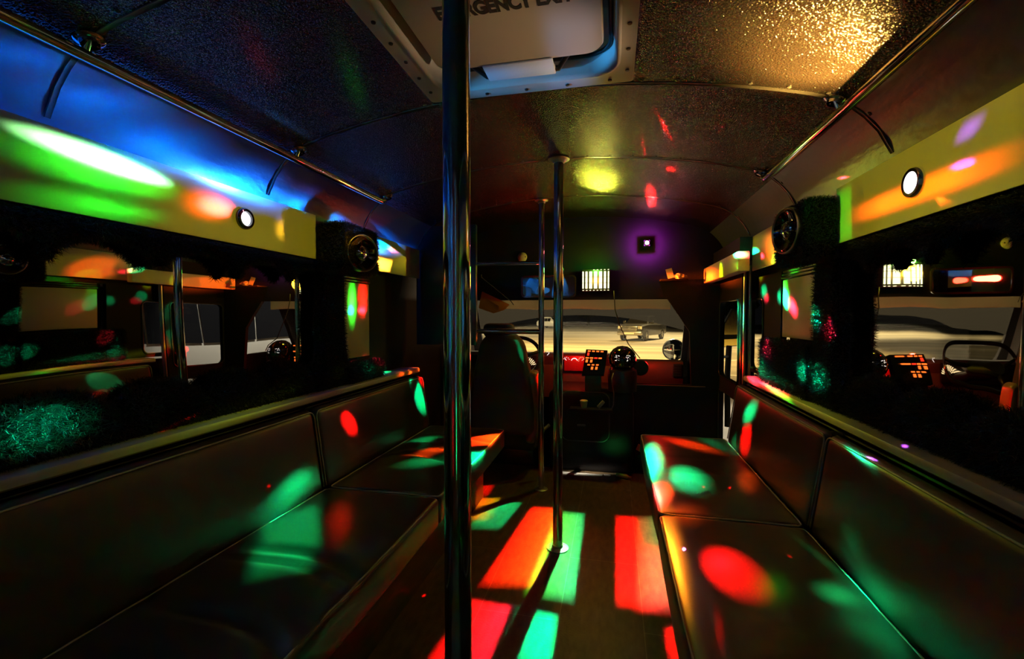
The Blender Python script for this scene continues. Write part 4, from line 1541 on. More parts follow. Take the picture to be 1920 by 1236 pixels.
# cream roller edge and folded visor
a, b = onY(930, 563, 3.70), onY(1252, 579, 3.70)
bm = bmesh.new()
rng_ = random.Random(3)
A = []
for k in range(25):
    u = a.x + (b.x + 0.02 - a.x) * k / 24
    A.append([bm.verts.new((u, 3.70 + 0.006 * math.sin(k * 0.9) + h, z)) for z, h in ((1.439, 0), (b.z + 0.004 * math.sin(k * 0.7), 0.0), (b.z - 0.002 + 0.004 * math.sin(k * 0.7), 0.006), (1.439, 0.006))])
for p, q in zip(A, A[1:]):
    for i in range(4):
        bm.faces.new((p[i], p[(i + 1) % 4], q[(i + 1) % 4], q[i]))
bm.faces.new(A[0]); bm.faces.new(A[-1][::-1])
tag(obj('windshield_shade', bm, 'shadecloth', None, True), 'rolled cream shade along the top edge of the windshield', 'shade')

rt_ = thing('sun_visor', 'brown flip down sun visor hanging at the driver side of the windshield', 'sun visor', onY(925, 575, 3.50))
q = [onY(903, 547, 3.52), onY(955, 572, 3.44), onY(945, 582, 3.40), onY(925, 588, 3.36), onY(897, 578, 3.42)]
bm = bmesh.new()
f1 = [bm.verts.new(p) for p in q]
f2 = [bm.verts.new(p + Vector((0.002, 0.012, 0.004))) for p in q]
bm.faces.new(f1); bm.faces.new(f2[::-1])
for i in range(5):
    j = (i + 1) % 5
    bm.faces.new((f1[i], f1[j], f2[j], f2[i]))
bmesh.ops.bevel(bm, geom=bm.edges[:], offset=0.003, segments=2, affect='EDGES')
M['visor'] = mat('visor_vinyl', (0.22, 0.15, 0.08), 0.3)
obj('visor_flap', bm, 'visor', rt_, True)
bm = bmesh.new()
tube(bm, [onY(903, 515, 3.53), onY(903, 520, 3.53), onY(958, 565, 3.46), onY(963, 572, 3.45)], 0.003, 8)
obj('visor_rod', bm, 'chrome', rt_, True)

# dark partition panel behind the driver, held by the stanchion bars
tag(newbox('partition_panel', 'dkblue', None, -1.33, -0.90, 2.93, 2.965, 0.95, 1.76, 0.004), 'dark blue tinted partition panel at the left of the stanchion bars', 'partition')

# ------------------------------------------------------------------ driver's place
rt_ = thing('driver_seat', 'high backed dark driver seat behind the cross bars', 'seat', (-0.78, 3.25, -0.30))


def seatback(x, y, z, u, v, w):
    t = (z + 0.36) / 0.72
    s = 1 - 0.42 * max(0, t - 0.25) ** 1.2 / 0.75 ** 1.2
    if t > 0.9:
        s *= 1 - (t - 0.9) * 2.0
    y2 = y * (1 - 0.3 * t) + 0.02 * t - 0.05 * (t - 0.3)
    return (x * s, y2 + 0.03 * (1 - u * u) * (1 if v < 0 else -1) * -1, z)


bm = bmesh.new()
rounded(bm, -0.775, 3.18, 0.66, 0.50, 0.17, 0.72, 0.06, 14, 5, 20, seatback)
obj('backrest', bm, 'seatcloth', rt_, 'all')
bm = bmesh.new()
rounded(bm, -0.80, 3.165, 1.045, 0.22, 0.11, 0.10, 0.035, 8, 4, 6)
obj('headrest', bm, 'seatcloth', rt_, 'all')
bm = bmesh.new()
rounded(bm, -0.79, 3.47, 0.24, 0.50, 0.52, 0.16, 0.05, 8, 8, 4)
obj('seat', bm, 'seatcloth', rt_, 'all')
bm = bmesh.new()
rounded(bm, -0.565, 3.20, 0.50, 0.09, 0.14, 0.52, 0.04, 3, 3, 14, lambda x, y, z, u, v, w: (x + 0.03 * (1 - ((z - 0.02) / 0.26) ** 2), y, z))
obj('side_bolster', bm, 'visor', rt_, 'all')
newbox('seat_base', 'black', rt_, -0.98, -0.60, 3.45, 3.72, -0.30, 0.17, 0.01)
# steering wheel
rt_ = thing('steering_wheel', 'black steering wheel in front of the driver seat', 'steering wheel', (-0.78, 3.68, 0.72))
cw = Vector((-0.785, 3.70, 0.80))
axw = Vector((0, -0.80, 0.60)).normalized()
a_ = Vector((1, 0, 0))
b_ = axw.cross(a_)
R_ = 0.20
bm = bmesh.new()
tube(bm, [cw + (a_ * math.cos(k * 2 * PI / 48) + b_ * math.sin(k * 2 * PI / 48)) * R_ for k in range(48)], 0.016, 12, closed=True)
obj('rim', bm, 'glossblack', rt_, 'all')
bm = bmesh.new()
for an in (20, 160, 270):
    d_ = a_ * math.cos(math.radians(an)) + b_ * math.sin(math.radians(an))
    tube(bm, [cw - axw * 0.03, cw + d_ * R_], [0.02, 0.012], 10)
obj('spoke', bm, 'black', rt_, 'all')
bm = bmesh.new()
lathe(bm, [(0, 0.02), (0.05, 0.016), (0.065, 0), (0.06, -0.03), (0, -0.035)], cw - axw * 0.02, axw, 28)
obj('hub', bm, 'black', rt_, True)
bm = bmesh.new()
tube(bm, [cw - axw * 0.03, cw - axw * 0.17], 0.03, 14)
obj('steering_column', bm, 'black', rt_, True)

# dashboard
rt_ = thing('dashboard', 'dark dashboard with lit gauges under the windshield', 'dashboard', (CX, 4.1, 0.3))
bm = bmesh.new()


def dashfn(pts, x0, x1, bm):
    A = [bm.verts.new((x0, y, z)) for y, z in pts]
    Bv = [bm.verts.new((x1, y, z)) for y, z in pts]
    for i in range(len(A)):
        j = (i + 1) % len(A)
        bm.faces.new((A[i], A[j], Bv[j], Bv[i]))
    bm.faces.new(A); bm.faces.new(Bv[::-1])


ztop = onY(1040, 662, 3.95).z
dashfn([(3.93, 0.44), (3.93, 0.66), (3.96, 0.72), (3.92, ztop - 0.03), (3.95, ztop - 0.004), (4.05, ztop), (4.60, 0.70), (4.60, 0.42)], -1.36, 0.15, bm)
obj('dash_body', bm, 'dash', rt_, True)
bm = bmesh.new()
za, zb = onY(1240, 676, 3.80).z, onY(1240, 710, 3.80).z
dashfn([(3.86, 0.50), (3.80, zb), (3.79, za - 0.04), (3.81, za - 0.01), (3.88, za), (4.60, 0.68), (4.60, 0.42)], 0.155, onY(1281, 690, 3.80).x, bm)
obj('passenger_dash', bm, 'dash', rt_, True)
a, b = onY(1262, 683, 3.78), onY(1279, 708, 3.78)
bm = bmesh.new()
box(bm, a.x, b.x, 3.782, 3.80, b.z, a.z, 0.004)
for k in range(5):
    z_ = b.z + 0.012 + k * (a.z - b.z - 0.024) / 4
    box(bm, a.x + 0.006, b.x - 0.006, 3.776, 3.784, z_ - 0.003, z_ + 0.003)
obj('air_vent', bm, 'black', rt_, True)
# gauge cluster panel and dials
ga, gb = onY(1062, 668, 3.90), onY(1110, 690, 3.90)
newbox('gauge_panel', 'red', rt_, ga.x - 0.02, gb.x, 3.900, 3.915, gb.z - 0.03, ga.z + 0.004, 0.004)
gca = onY(925, 665, 3.90)
newbox('instrument_cluster', 'black', rt_, gca.x - 0.1, onY(1005, 690, 3.9).x, 3.89, 3.93, 0.66, gca.z, 0.006)


def dial(cx_, cz_, r, a0, a1, n, m_, name='gauge', y=3.897, needle=None, arc=False):
    bm = bmesh.new()
    for k in range(n):
        an = math.radians(a0 + (a1 - a0) * k / (n - 1))
        c_ = Vector((cx_ + math.cos(an) * r, y, cz_ + math.sin(an) * r))
        mt = Matrix.Translation(c_) @ Matrix.Rotation(-an, 4, 'Y')
        box(bm, -r * 0.16, r * 0.16, -0.001, 0.001, -r * 0.05, r * 0.05, mtx=mt)
    if arc:
        tube(bm, [(cx_ + math.cos(math.radians(t)) * r, y, cz_ + math.sin(math.radians(t)) * r) for t in range(int(a0), int(a1), 10)], 0.0028, 6)
    if needle is not None:
        an = math.radians(needle)
        tube(bm, [(cx_, y, cz_), (cx_ + math.cos(an) * r * 0.9, y, cz_ + math.sin(an) * r * 0.9)], 0.002, 6)
    return obj(name, bm, m_, rt_)


g1 = onY(989, 682, 3.88)
dial(g1.x - 0.01, g1.z - 0.03, 0.075, 20, 150, 12, 'gaugeglow', y=3.885)
dial(g1.x - 0.01, g1.z - 0.03, 0.055, 25, 145, 9, 'gaugeglow', y=3.885)
g2 = onY(1062, 674, 3.9)
dial(g2.x, g2.z - 0.008, 0.026, 20, 150, 5, 'gaugewhite', needle=130)
g2 = onY(1077, 675, 3.9)
dial(g2.x, g2.z - 0.012, 0.026, 20, 161, 6, 'gaugewhite', arc=True)
g2 = onY(1091, 674, 3.9)
dial(g2.x, g2.z - 0.010, 0.028, 60, 190, 6, 'gaugeglow', needle=40)
g2 = onY(1026, 664, 3.9)
dial(g2.x, g2.z - 0.01, 0.03, 60, 90, 2, 'gaugewhite', needle=45)

# switch panel with lit buttons
rt_ = thing('switch_panel', 'black tilted switch box with orange lit buttons beside the globe light', 'switch panel', onY(1117, 703, 3.35))
P00, P10, P11, P01 = onY(1091, 703, 3.33), onY(1132, 703, 3.33), onY(1139, 657, 3.39), onY(1099, 655, 3.39)
nrm = (P10 - P00).cross(P01 - P00).normalized()
if nrm.y > 0:
    nrm = -nrm
bm = bmesh.new()
f1 = [bm.verts.new(p) for p in (P00, P10, P11, P01)]
f2 = [bm.verts.new(p - nrm * 0.05) for p in (P00, P10, P11, P01)]
bm.faces.new(f1); bm.faces.new(f2[::-1])
for i in range(4):
    j = (i + 1) % 4
    bm.faces.new((f1[i], f1[j], f2[j], f2[i]))
obj('switch_box', bm, 'deadblack', rt_)
newbox('box_stand', 'black', rt_, P00.x + 0.02, P10.x - 0.02, 3.36, 3.52, 0.60, P00.z + 0.01, 0.004)


def btn(u, v, w, h, m_):
    bm = bmesh.new()
    q = []
    for (du, dv) in ((-w, -h), (w, -h), (w, h), (-w, h)):
        uu, vv = u + du / 2, v + dv / 2
        q.append(P00.lerp(P10, uu).lerp(P01.lerp(P11, uu), vv))
    g1 = [bm.verts.new(p + nrm * 0.0005) for p in q]
    g2 = [bm.verts.new(p + nrm * 0.005) for p in q]
    bm.faces.new(g2)
    for i in range(4):
        j = (i + 1) % 4
        bm.faces.new((g1[i], g1[j], g2[j], g2[i]))
    obj('button', bm, m_, rt_)


for k in range(4):
    btn(0.16 + 0.20 * k, 0.93, 0.13, 0.045, 'orangebtn')
    btn(0.12 + 0.20 * k, 0.66, 0.15, 0.05, 'redbtn' if k in (2,) else 'orangebtn')
btn(0.14, 0.81, 0.09, 0.12, 'redbtn')
btn(0.12, 0.54, 0.10, 0.11, 'orangebtn')
btn(0.33, 0.54, 0.10, 0.11, 'orangebtn')
for k in range(3):
    btn(0.24 + 0.20 * k, 0.39, 0.12, 0.045, 'orangebtn')
for k in range(2):
    btn(0.42 + 0.20 * k, 0.26, 0.10, 0.11, 'orangebtn')

# the glossy globe light
cg = onY(1167, 674, 3.40)
rt_ = thing('globe_light', 'black glossy globe party light standing on the engine cover', 'globe light', (cg.x, 3.40, 0.60))
bm = bmesh.new()
lathe(bm, [(0, 0.100), (0.035, 0.094), (0.066, 0.075), (0.088, 0.047), (0.099, 0.012), (0.099, -0.02), (0.088, -0.05), (0.07, -0.07)], cg, (0, 0, 1), 48)
obj('globe', bm, 'glossblack', rt_, True)
bm = bmesh.new()
lathe(bm, [(0, -0.065), (0.085, -0.065), (0.10, -0.075), (0.105, -0.10), (0.10, 0.602 - cg.z), (0, 0.602 - cg.z)], cg, (0, 0, 1), 40)
obj('globe_base', bm, 'black', rt_, True)
rr = random.Random(5)
for s_ in (-1, 1):
    for k in range(14):
        an = math.radians(-90 + s_ * (24 + rr.uniform(-9, 9)))
        el = math.radians(rr.uniform(-4, 22))
        d_ = Vector((math.cos(an) * math.cos(el), math.sin(an) * math.cos(el), math.sin(el)))
        bm = bmesh.new()
        lathe(bm, [(0.0028, 0.0), (0, 0.0012)], cg + d_ * 0.0985, d_, 6)
        obj('globe_glint', bm, 'gaugewhite', rt_)  # glowing dots stand in for reflections on the globe
c2_ = onY(1200, 690, 3.50)
bm = bmesh.new()
lathe(bm, [(0, 0.03), (0.055, 0.03), (0.06, 0.02), (0.06, -0.05), (0, -0.05)], Vector((c2_.x, 3.52, c2_.z)), (0.3, -1, 0.0), 30)
tag(obj('round_speaker', bm, 'black', None, True), 'small round dark unit standing behind the globe light', 'speaker')

# engine cover, shelf behind it and low platform
zec = 0.60
rt_ = thing('engine_cover', 'black moulded engine cover between the driver seat and the step', 'engine cover', (-0.18, 3.6, 0))
bm = bmesh.new()
rounded(bm, -0.16, 3.60, 0.30, 0.62, 0.52, 0.599, 0.05, 6, 6, 6)
obj('cover_shell', bm, 'matte', rt_, 'all')
bm = bmesh.new()
a, b = onY(1052, 728, 3.34), onY(1142, 830, 3.34)
tube(bm, [(u, 3.338, v) for u, v in rrect(a.x, b.x, b.z, a.z - 0.02, 0.06)], 0.0035, 8, closed=True)
obj('cover_latch_frame', bm, 'grey', rt_, 'all')
c_ = onY(1090, 797, 3.34)
newbox('cover_handle', 'grey', rt_, c_.x - 0.03, c_.x + 0.03, 3.325, 3.342, c_.z - 0.006, c_.z + 0.006, 0.003)

tag(newbox('step_platform', 'matte', None, 0.16, 0.30, 3.42, 3.55, 0.0, 0.13, 0.006), 'low dark platform beside the engine cover', 'platform')
tag(newbox('step_riser', 'matte', None, -1.30, 0.79, 3.402, 3.415, -0.30, 0.0, 0), 'dark riser at the front end of the aisle floor', 'riser')
# white slivers that stand in for light glints on the floor edge
bits = [((1050, 877), (1105, 883), (1105, 886), (1052, 881)), ((1052, 884), (1130, 890), (1128, 893), (1052, 888)),
        ((1132, 889), (1145, 890), (1144, 893), (1133, 892)), ((1142, 880), (1186, 882), (1165, 884), (1148, 885)), ((1152, 886), (1170, 887), (1165, 889), (1153, 889)),
        ((1024, 875), (1033, 880), (1032, 882), (1028, 880))]
bm = bmesh.new()
for q in bits:
    P = [onZ(x, y, 0.003) for x, y in q]
    P = [Vector((p.x, min(p.y, 3.335), p.z)) for p in P]
    f1 = [bm.verts.new(p) for p in P]
    f2 = [bm.verts.new(Vector((p.x, p.y, 0.0005))) for p in P]
    bm.faces.new(f1)
    for i in range(4):
        j = (i + 1) % 4
        bm.faces.new((f1[i], f1[j], f2[j], f2[i]))
M['edge_glint'] = mat('edge_glint', (0.85, 0.83, 0.78), 0.4)
tag(obj('edge_glint', bm, 'edge_glint', None), 'white slivers standing in for light glints along the front edge of the aisle floor', 'tape')

# small clutter near the step
c_ = onZ(1178, 858, 0.131)
bm = bmesh.new()
mt = Matrix.Translation((0.205, 3.47, 0.131 + 0.034)) @ Matrix.Rotation(0.5, 4, 'Z') @ Matrix.Rotation(0.5, 4, 'Y')
box(bm, -0.024, 0.024, -0.02, 0.02, -0.024, 0.024, 0.003, 2, mtx=mt)
tag(obj('small_box', bm, 'paper', None, True), 'small pale cube box tilted beside the engine cover, lit green', 'box')
bm = bmesh.new()
c_ = onZ(1152, 850, 0.012)
c_ = Vector((0.0, 3.32, 0.016))
tube(bm, [Vector((0.03, 3.30, 0.016)), Vector((0.10, 3.27, 0.016)), Vector((0.115, 3.264, 0.016)), Vector((0.13, 3.258, 0.016))], [0.014, 0.014, 0.007, 0.007], 14)
tag(obj('small_bottle', bm, 'paper', None, True), 'small pale bottle lying on the floor before the engine cover', 'bottle')

c_ = onY(1096, 752, 3.36)
rt_ = thing('cup', 'small cup with white lid on the ledge before the engine cover', 'cup', (c_.x, 3.30, c_.z - 0.035))
tag(newbox('cover_tray', 'matte', None, c_.x - 0.10, c_.x + 0.20, 3.24, 3.338, c_.z - 0.06, c_.z - 0.036, 0.004), 'narrow black tray on the rear face of the engine cover', 'tray')
bm = bmesh.new()
lathe(bm, [(0, 0), (0.02, 0), (0.026, 0.045), (0, 0.045)], (c_.x, 3.29, c_.z - 0.035), (0, 0, 1), 20)
obj('cup_body', bm, 'paper', rt_, True)
bm = bmesh.new()
lathe(bm, [(0.029, 0.045), (0.029, 0.050), (0.022, 0.055), (0, 0.055)], (c_.x, 3.29, c_.z - 0.035), (0, 0, 1), 20)
obj('cup_lid', bm, 'white', rt_, True)
bm = bmesh.new()
mt = Matrix.Translation((c_.x + 0.12, 3.29, c_.z - 0.035 + 0.028)) @ Matrix.Rotation(0.7, 4, 'Y')
box(bm, -0.012, 0.012, -0.01, 0.01, -0.03, 0.03, 0.003, 2, mtx=mt)
tag(obj('lighter_box', bm, 'paper', None, True), 'small pale packet leaning on the tray right of the cup', 'packet')

# cables
bm = bmesh.new()
tube(bm, [onY(1151, 545, 3.44), onY(1152, 560, 3.44), onY(1153, 580, 3.42), onY(1162, 610, 3.40), onY(1178, 645, 3.40), onY(1190, 660, 3.36), onY(1200, 672, 3.38)], 0.0035, 8)
tag(obj('hanging_wire', bm, 'cable', None, 'all'), 'thin black wire hanging from the slatted light to the globe light', 'wire')
bm = bmesh.new()
tube(bm, [onY(1150, 700, 3.30), onY(1147, 710, 3.27), onY(1148, 722, 3.26), onY(1151, 738, 3.27), onY(1150, 760, 3.28), onY(1143, 775, 3.30)], 0.004, 8)
tag(obj('grey_cable', bm, 'wcable', None, 'all'), 'grey cable hanging down below the globe light', 'cable')
# pale lower rail on the passenger panel
bm = bmesh.new()
tube(bm, [(0.03, 3.545, zl - 0.01), (0.66, 3.545, zl - 0.01)], 0.005, 8)
tag(obj('bulkhead_rail', bm, 'grey', None, True), 'thin pale rail on the low passenger side panel', 'rail')
# seat belt buckle stalk
rt_ = thing('seat_belt', 'grey seat belt stalk beside the driver seat', 'seat belt', (-0.50, 3.25, 0.2))
a, b, c_ = onY(1003, 838, 3.05), onY(1008, 815, 3.10), onY(1030, 797, 3.16)
bm = bmesh.new()
tube(bm, [a, b, c_], 0.012, 10)
obj('belt_stalk', bm, 'grey', rt_, 'all')

# ------------------------------------------------------------------ outside
struct(newbox('ground', 'lot', None, -90, 90, -40, 110, -0.86, -0.80, 0))
GZ = -0.80
# painted bay lines
M['paint'] = mat('road_paint', (0.75, 0.72, 0.62), 0.7)


def line(x0, y0, x1, y1, w=0.10):
    bm = bmesh.new()
    d_ = Vector((x1 - x0, y1 - y0, 0)).normalized()
    n_ = Vector((-d_.y, d_.x, 0)) * w / 2
    A_, B_ = Vector((x0, y0, GZ)), Vector((x1, y1, GZ))
    P = [A_ + n_, A_ - n_, B_ - n_, B_ + n_]
    f1 = [bm.verts.new(p + Vector((0, 0, 0.006))) for p in P]
    f2 = [bm.verts.new(p) for p in P]
    bm.faces.new(f1)
    for i in range(4):
        j = (i + 1) % 4
        bm.faces.new((f1[i], f1[j], f2[j], f2[i]))
    return obj('parking_line', bm, 'paint', None)


lines = [(-6, 21.0, 0.4, 18.6), (1.0, 18.6, 6.5, 22.4), (-14, 30.5, 9, 28), (-6, 15.6, 1.8, 14.4), (-11, 26.5, -7, 22), (2.3, 16.4, 6.0, 15.4)]
for i, l in enumerate(lines):
    o = line(*l)
    tag(o, ['painted bay line crossing the lot ahead of the bus', 'slanting painted line right of centre in the lot', 'far painted line before the pickup truck',
            'painted line nearest the windshield', 'slanting painted line at the left of the lot', 'short painted line near the hood mirror'][i], 'road marking', 'parking lines')
for i in range(5):
    o = line(6.8, 7.0 + i * 3.0, 11.5, 8.2 + i * 3.0)
    tag(o, 'pale parking line seen through the door glass, %s' % ['nearest', 'second nearest', 'middle one', 'second farthest', 'farthest'][i], 'road marking', 'parking lines by the door')


def wheel(rt_, x, y, r, mtx):
    bm = bmesh.new()
    lathe(bm, [(r * 0.62, -0.11), (r * 0.95, -0.11), (r, -0.06), (r, 0.06), (r * 0.95, 0.11), (r * 0.62, 0.11)], (x, y, r), (1, 0, 0), 28)
    bmesh.ops.transform(bm, matrix=mtx, verts=bm.verts[:])
    t = obj('tyre', bm, 'tyre', rt_, True)
    bm = bmesh.new()
    s_ = 1 if x > 0 else -1
    lathe(bm, [(0, s_ * 0.09), (r * 0.2, s_ * 0.10), (r * 0.62, s_ * 0.07), (r * 0.62, -s_ * 0.05), (0, -s_ * 0.05)], (x, y, r), (1, 0, 0), 20)
    for k in range(6):
        a = k * PI / 3
        tube(bm, [(x + s_ * 0.09, y, r), (x + s_ * 0.085, y + math.cos(a) * r * 0.6, r + math.sin(a) * r * 0.6)], 0.03, 6)
    bmesh.ops.transform(bm, matrix=mtx, verts=bm.verts[:])
    obj('wheel_rim', bm, 'rim', t, True)


def hull(bm, stations):
    """stations: list of (y, [(x,z)...]) closed sections"""
    rings = [[bm.verts.new((x, y, z)) for x, z in sec] for y, sec in stations]
    for A_, B_ in zip(rings, rings[1:]):
        n_ = len(A_)
        for i in range(n_):
            bm.faces.new((A_[i], A_[(i + 1) % n_], B_[(i + 1) % n_], B_[i]))
    bm.faces.new(rings[0]); bm.faces.new(rings[-1][::-1])


def sec(w, z0, z1, tw=None, r=0.08):
    tw = tw or w
    return [(-w + r * 0.5, z0), (w - r * 0.5, z0), (w, z0 + r), (w, (z0 + z1) / 2), (tw, z1 - r), (tw - r, z1), (-tw + r, z1), (-tw, z1 - r), (-w, (z0 + z1) / 2), (-w, z0 + r)]


def pickup(loc, rz):
    """front faces -Y in local space"""
    rt_ = thing('pickup_truck', 'dark pickup truck with chrome grille parked ahead in the lot', 'truck', loc)
    mt = Matrix.Translation(loc) @ Matrix.Rotation(rz, 4, 'Z') @ Matrix.Scale(1.08, 4, (0, 0, 1))

    def put(name, bm, m_, par=rt_, smooth=True):
        bmesh.ops.transform(bm, matrix=mt, verts=bm.verts[:])
        return obj(name, bm, m_, par, smooth)
    bm = bmesh.new()
    hull(bm, [(-2.80, sec(0.90, 0.50, 1.02)), (-2.70, sec(0.96, 0.42, 1.12)), (-2.0, sec(1.0, 0.38, 1.18)), (-1.3, sec(1.0, 0.38, 1.22)), (0.9, sec(1.0, 0.38, 1.18)), (2.7, sec(1.0, 0.42, 1.18)), (2.78, sec(0.97, 0.5, 1.15))])
    body = put('body', bm, 'cardark')
    bm = bmesh.new()
    hull(bm, [(-1.45, sec(0.90, 1.15, 1.20, 0.88, 0.02)), (-0.75, sec(0.92, 1.15, 1.78, 0.74)), (0.6, sec(0.92, 1.15, 1.82, 0.74)), (0.95, sec(0.90, 1.15, 1.30, 0.84, 0.04))])
    put('cab', bm, 'cardark')
    bm = bmesh.new()
    raw_pts = [(-0.80, -1.36, 1.26), (0.80, -1.36, 1.26), (0.70, -0.82, 1.72), (-0.70, -0.82, 1.72)]
    v_ = [bm.verts.new((x, y - 0.02, z + 0.01)) for x, y, z in raw_pts]
    bm.faces.new(v_)
    put('windscreen', bm, 'carglass')
    for s_ in (-1, 1):
        bm = bmesh.new()
        v_ = [bm.verts.new((s_ * x, y, z)) for x, y, z in ((0.925, -0.95, 1.28), (0.925, 0.7, 1.28), (0.80, 0.5, 1.70), (0.80, -0.65, 1.70))]
        bm.faces.new(v_)
        put('side_window', bm, 'carglass')
        bm = bmesh.new()
        box(bm, s_ * 0.78 - 0.17, s_ * 0.78 + 0.17, -2.80, -2.66, 0.84, 1.06, 0.04, 3)
        put('headlamp', bm, 'headlamp')
        bm = bmesh.new()
        lathe(bm, [(0, 0.02), (0.09, 0.01), (0.10, -0.03)], (s_ * 0.74, -2.86, 0.56), (0, -1, 0), 18)
        put('fog_lamp', bm, 'headlamp')
        bm = bmesh.new()
        box(bm, s_ * 1.13 - 0.12, s_ * 1.13 + 0.12, -1.12, -1.02, 1.22, 1.42, 0.03, 2)
        put('door_mirror', bm, 'cardark')
    bm = bmesh.new()
    box(bm, -0.58, 0.58, -2.84, -2.72, 0.74, 1.06, 0.04, 3)
    gr = put('grille', bm, 'rim')
    bm = bmesh.new()
    for k in range(4):
        box(bm, -0.52, 0.52, -2.855, -2.83, 0.79 + k * 0.065, 0.825 + k * 0.065)
    put('grille_slot', bm, 'black', gr, False)
    bm = bmesh.new()
    tube(bm, [(0.085 * math.cos(a), -2.865, 0.92 + 0.055 * math.sin(a)) for a in [k * PI / 8 for k in range(16)]], 0.012, 6, closed=True)
    tube(bm, [(0.035 * math.cos(a), -2.865, 0.93 + 0.045 * math.sin(a)) for a in [k * PI / 8 for k in range(16)]], 0.010, 6, closed=True)
    put('grille_badge', bm, 'rim', gr)
    bm = bmesh.new()
    box(bm, -0.98, 0.98, -2.92, -2.66, 0.42, 0.70, 0.07, 3)
    put('bumper', bm, 'rim')
    bm = bmesh.new()
    box(bm, -0.40, 0.40, -2.93, -2.915, 0.50, 0.62, 0.01, 1)
    pl2 = put('bumper_plate', bm, 'headlamp')
    bm = bmesh.new()
    r_ = random.Random(4)
    x_ = -0.36
    while x_ < 0.34:
        w_ = r_.uniform(0.03, 0.06)
        box(bm, x_, x_ + w_, -2.936, -2.93, 0.53, 0.59)
        x_ += w_ + (0.02 if r_.random() < 0.75 else 0.06)
    bm.free()
    bm = bmesh.new()
    hull(bm, [(0.98, sec(0.9, 0.9, 1.21, 0.9, 0.02)), (2.68, sec(0.9, 0.9, 1.21, 0.9, 0.02))])
    put('bed_cover', bm, 'black')
    for (x, y) in ((-0.90, -1.85), (0.90, -1.85), (-0.90, 1.75), (0.90, 1.75)):
        wheel(rt_, x, y, 0.40, mt)
    return rt_


def boxcar(name, label, cat, loc, rz, L_, W_, H_, m_, van=False, nwin=3, group=None, hood=0.9):
    rt_ = thing(name, label, cat, loc, group)
    mt = Matrix.Translation(loc) @ Matrix.Rotation(rz, 4, 'Z')

    def put(nm, bm, mm, par=rt_, smooth=True):
        bmesh.ops.transform(bm, matrix=mt, verts=bm.verts[:])
        return obj(nm, bm, mm, par, smooth)
    h2 = L_ / 2
    w = W_ / 2
    belt = H_ * (0.58 if not van else 0.60)
    bm = bmesh.new()
    if van:
        hull(bm, [(-h2, sec(w * 0.9, 0.45, belt * 0.8)), (-h2 + 0.1, sec(w, 0.35, belt * 0.92)), (-h2 + hood, sec(w, 0.32, belt)), (-h2 + hood + 0.75, sec(w, 0.32, H_ - 0.06, w * 0.90, 0.14)), (-h2 + hood + 1.3, sec(w, 0.32, H_, w * 0.90, 0.14)), (h2 - 0.1, sec(w, 0.32, H_, w * 0.90, 0.14)), (h2, sec(w * 0.97, 0.45, H_ - 0.1, w * 0.86, 0.12))])
    else:
        hull(bm, [(-h2, sec(w * 0.88, 0.45, belt * 0.8)), (-h2 + 0.12, sec(w, 0.32, belt * 0.92)), (-h2 + 1.3, sec(w, 0.28, belt)), (-h2 + 2.1, sec(w, 0.28, H_ - 0.04, w * 0.74, 0.1)), (h2 - 1.0, sec(w, 0.28, H_, w * 0.74, 0.1)), (h2 - 0.15, sec(w, 0.3, belt + 0.1, w * 0.85, 0.08)), (h2, sec(w * 0.9, 0.45, belt * 0.95))])
    put('body', bm, m_)
    for s_ in (-1, 1):
        ys0, ys1 = (-h2 + hood + 0.95, h2 - 0.25) if van else (-h2 + 2.0, h2 - 0.9)
        step = (ys1 - ys0) / nwin
        for k in range(nwin):
            a, b = ys0 + k * step + 0.015, ys0 + (k + 1) * step - 0.015
            za, zb = belt + 0.03, H_ - 0.22
            tw = w * (0.90 if van else 0.74)

            def xa(z):
                zm = (0.32 + H_) / 2
                t = min(1.0, max(0, (z - zm) / (H_ - 0.14 - zm)))
                return w + (tw - w) * t + 0.014
            bm = bmesh.new()
            v_ = [bm.verts.new((s_ * xa(z), y, z)) for y, z in ((a, za), (b, za), (b, zb), (a, zb))]
            bm.faces.new(v_)
            put('side_window', bm, 'carglass')
        for yy in (-h2 + 0.95, h2 - 0.95):
            wheel(rt_, s_ * (w - 0.1), yy, 0.36, mt)
        bm = bmesh.new()
        box(bm, s_ * (w - 0.25) - 0.16, s_ * (w - 0.25) + 0.16, -h2 - 0.02, -h2 + 0.14, belt * 0.55, belt * 0.75, 0.03, 2)
        put('headlamp', bm, 'headlamp')
    bm = bmesh.new()
    a, b = (-h2 + hood + 0.06, -h2 + hood + 0.70) if van else (-h2 + 1.36, -h2 + 2.0)
    zt = H_ - 0.16
    v_ = [bm.verts.new(p) for p in ((-w * 0.86, a, belt + 0.05), (w * 0.86, a, belt + 0.05), (w * 0.72, b, zt + 0.03), (-w * 0.72, b, zt + 0.03))]
    for q in v_:
        q.co.y -= 0.03
        q.co.z += 0.01
    bm.faces.new(v_)
    put('windscreen', bm, 'carglass')
    bm = bmesh.new()
    box(bm, -w * 0.92, w * 0.92, -h2 - 0.06, -h2 + 0.1, 0.32, 0.52, 0.04, 2)
    put('bumper', bm, 'grey')
    return rt_


pickup(Vector((2.35, 38.3, GZ)), math.radians(-24))
boxcar('parked_suv', 'silver sport utility vehicle parked far off behind the poles', 'car', Vector((-9.6, 72, GZ)), math.radians(70), 4.5, 1.8, 1.75, 'carsilver')
boxcar('passenger_van', 'white passenger van parked beside the bus, seen in the left mirror', 'van', Vector((4.3, 6.6, GZ)), PI, 5.9, 2.0, 2.5, 'carwhite', van=True, nwin=4)
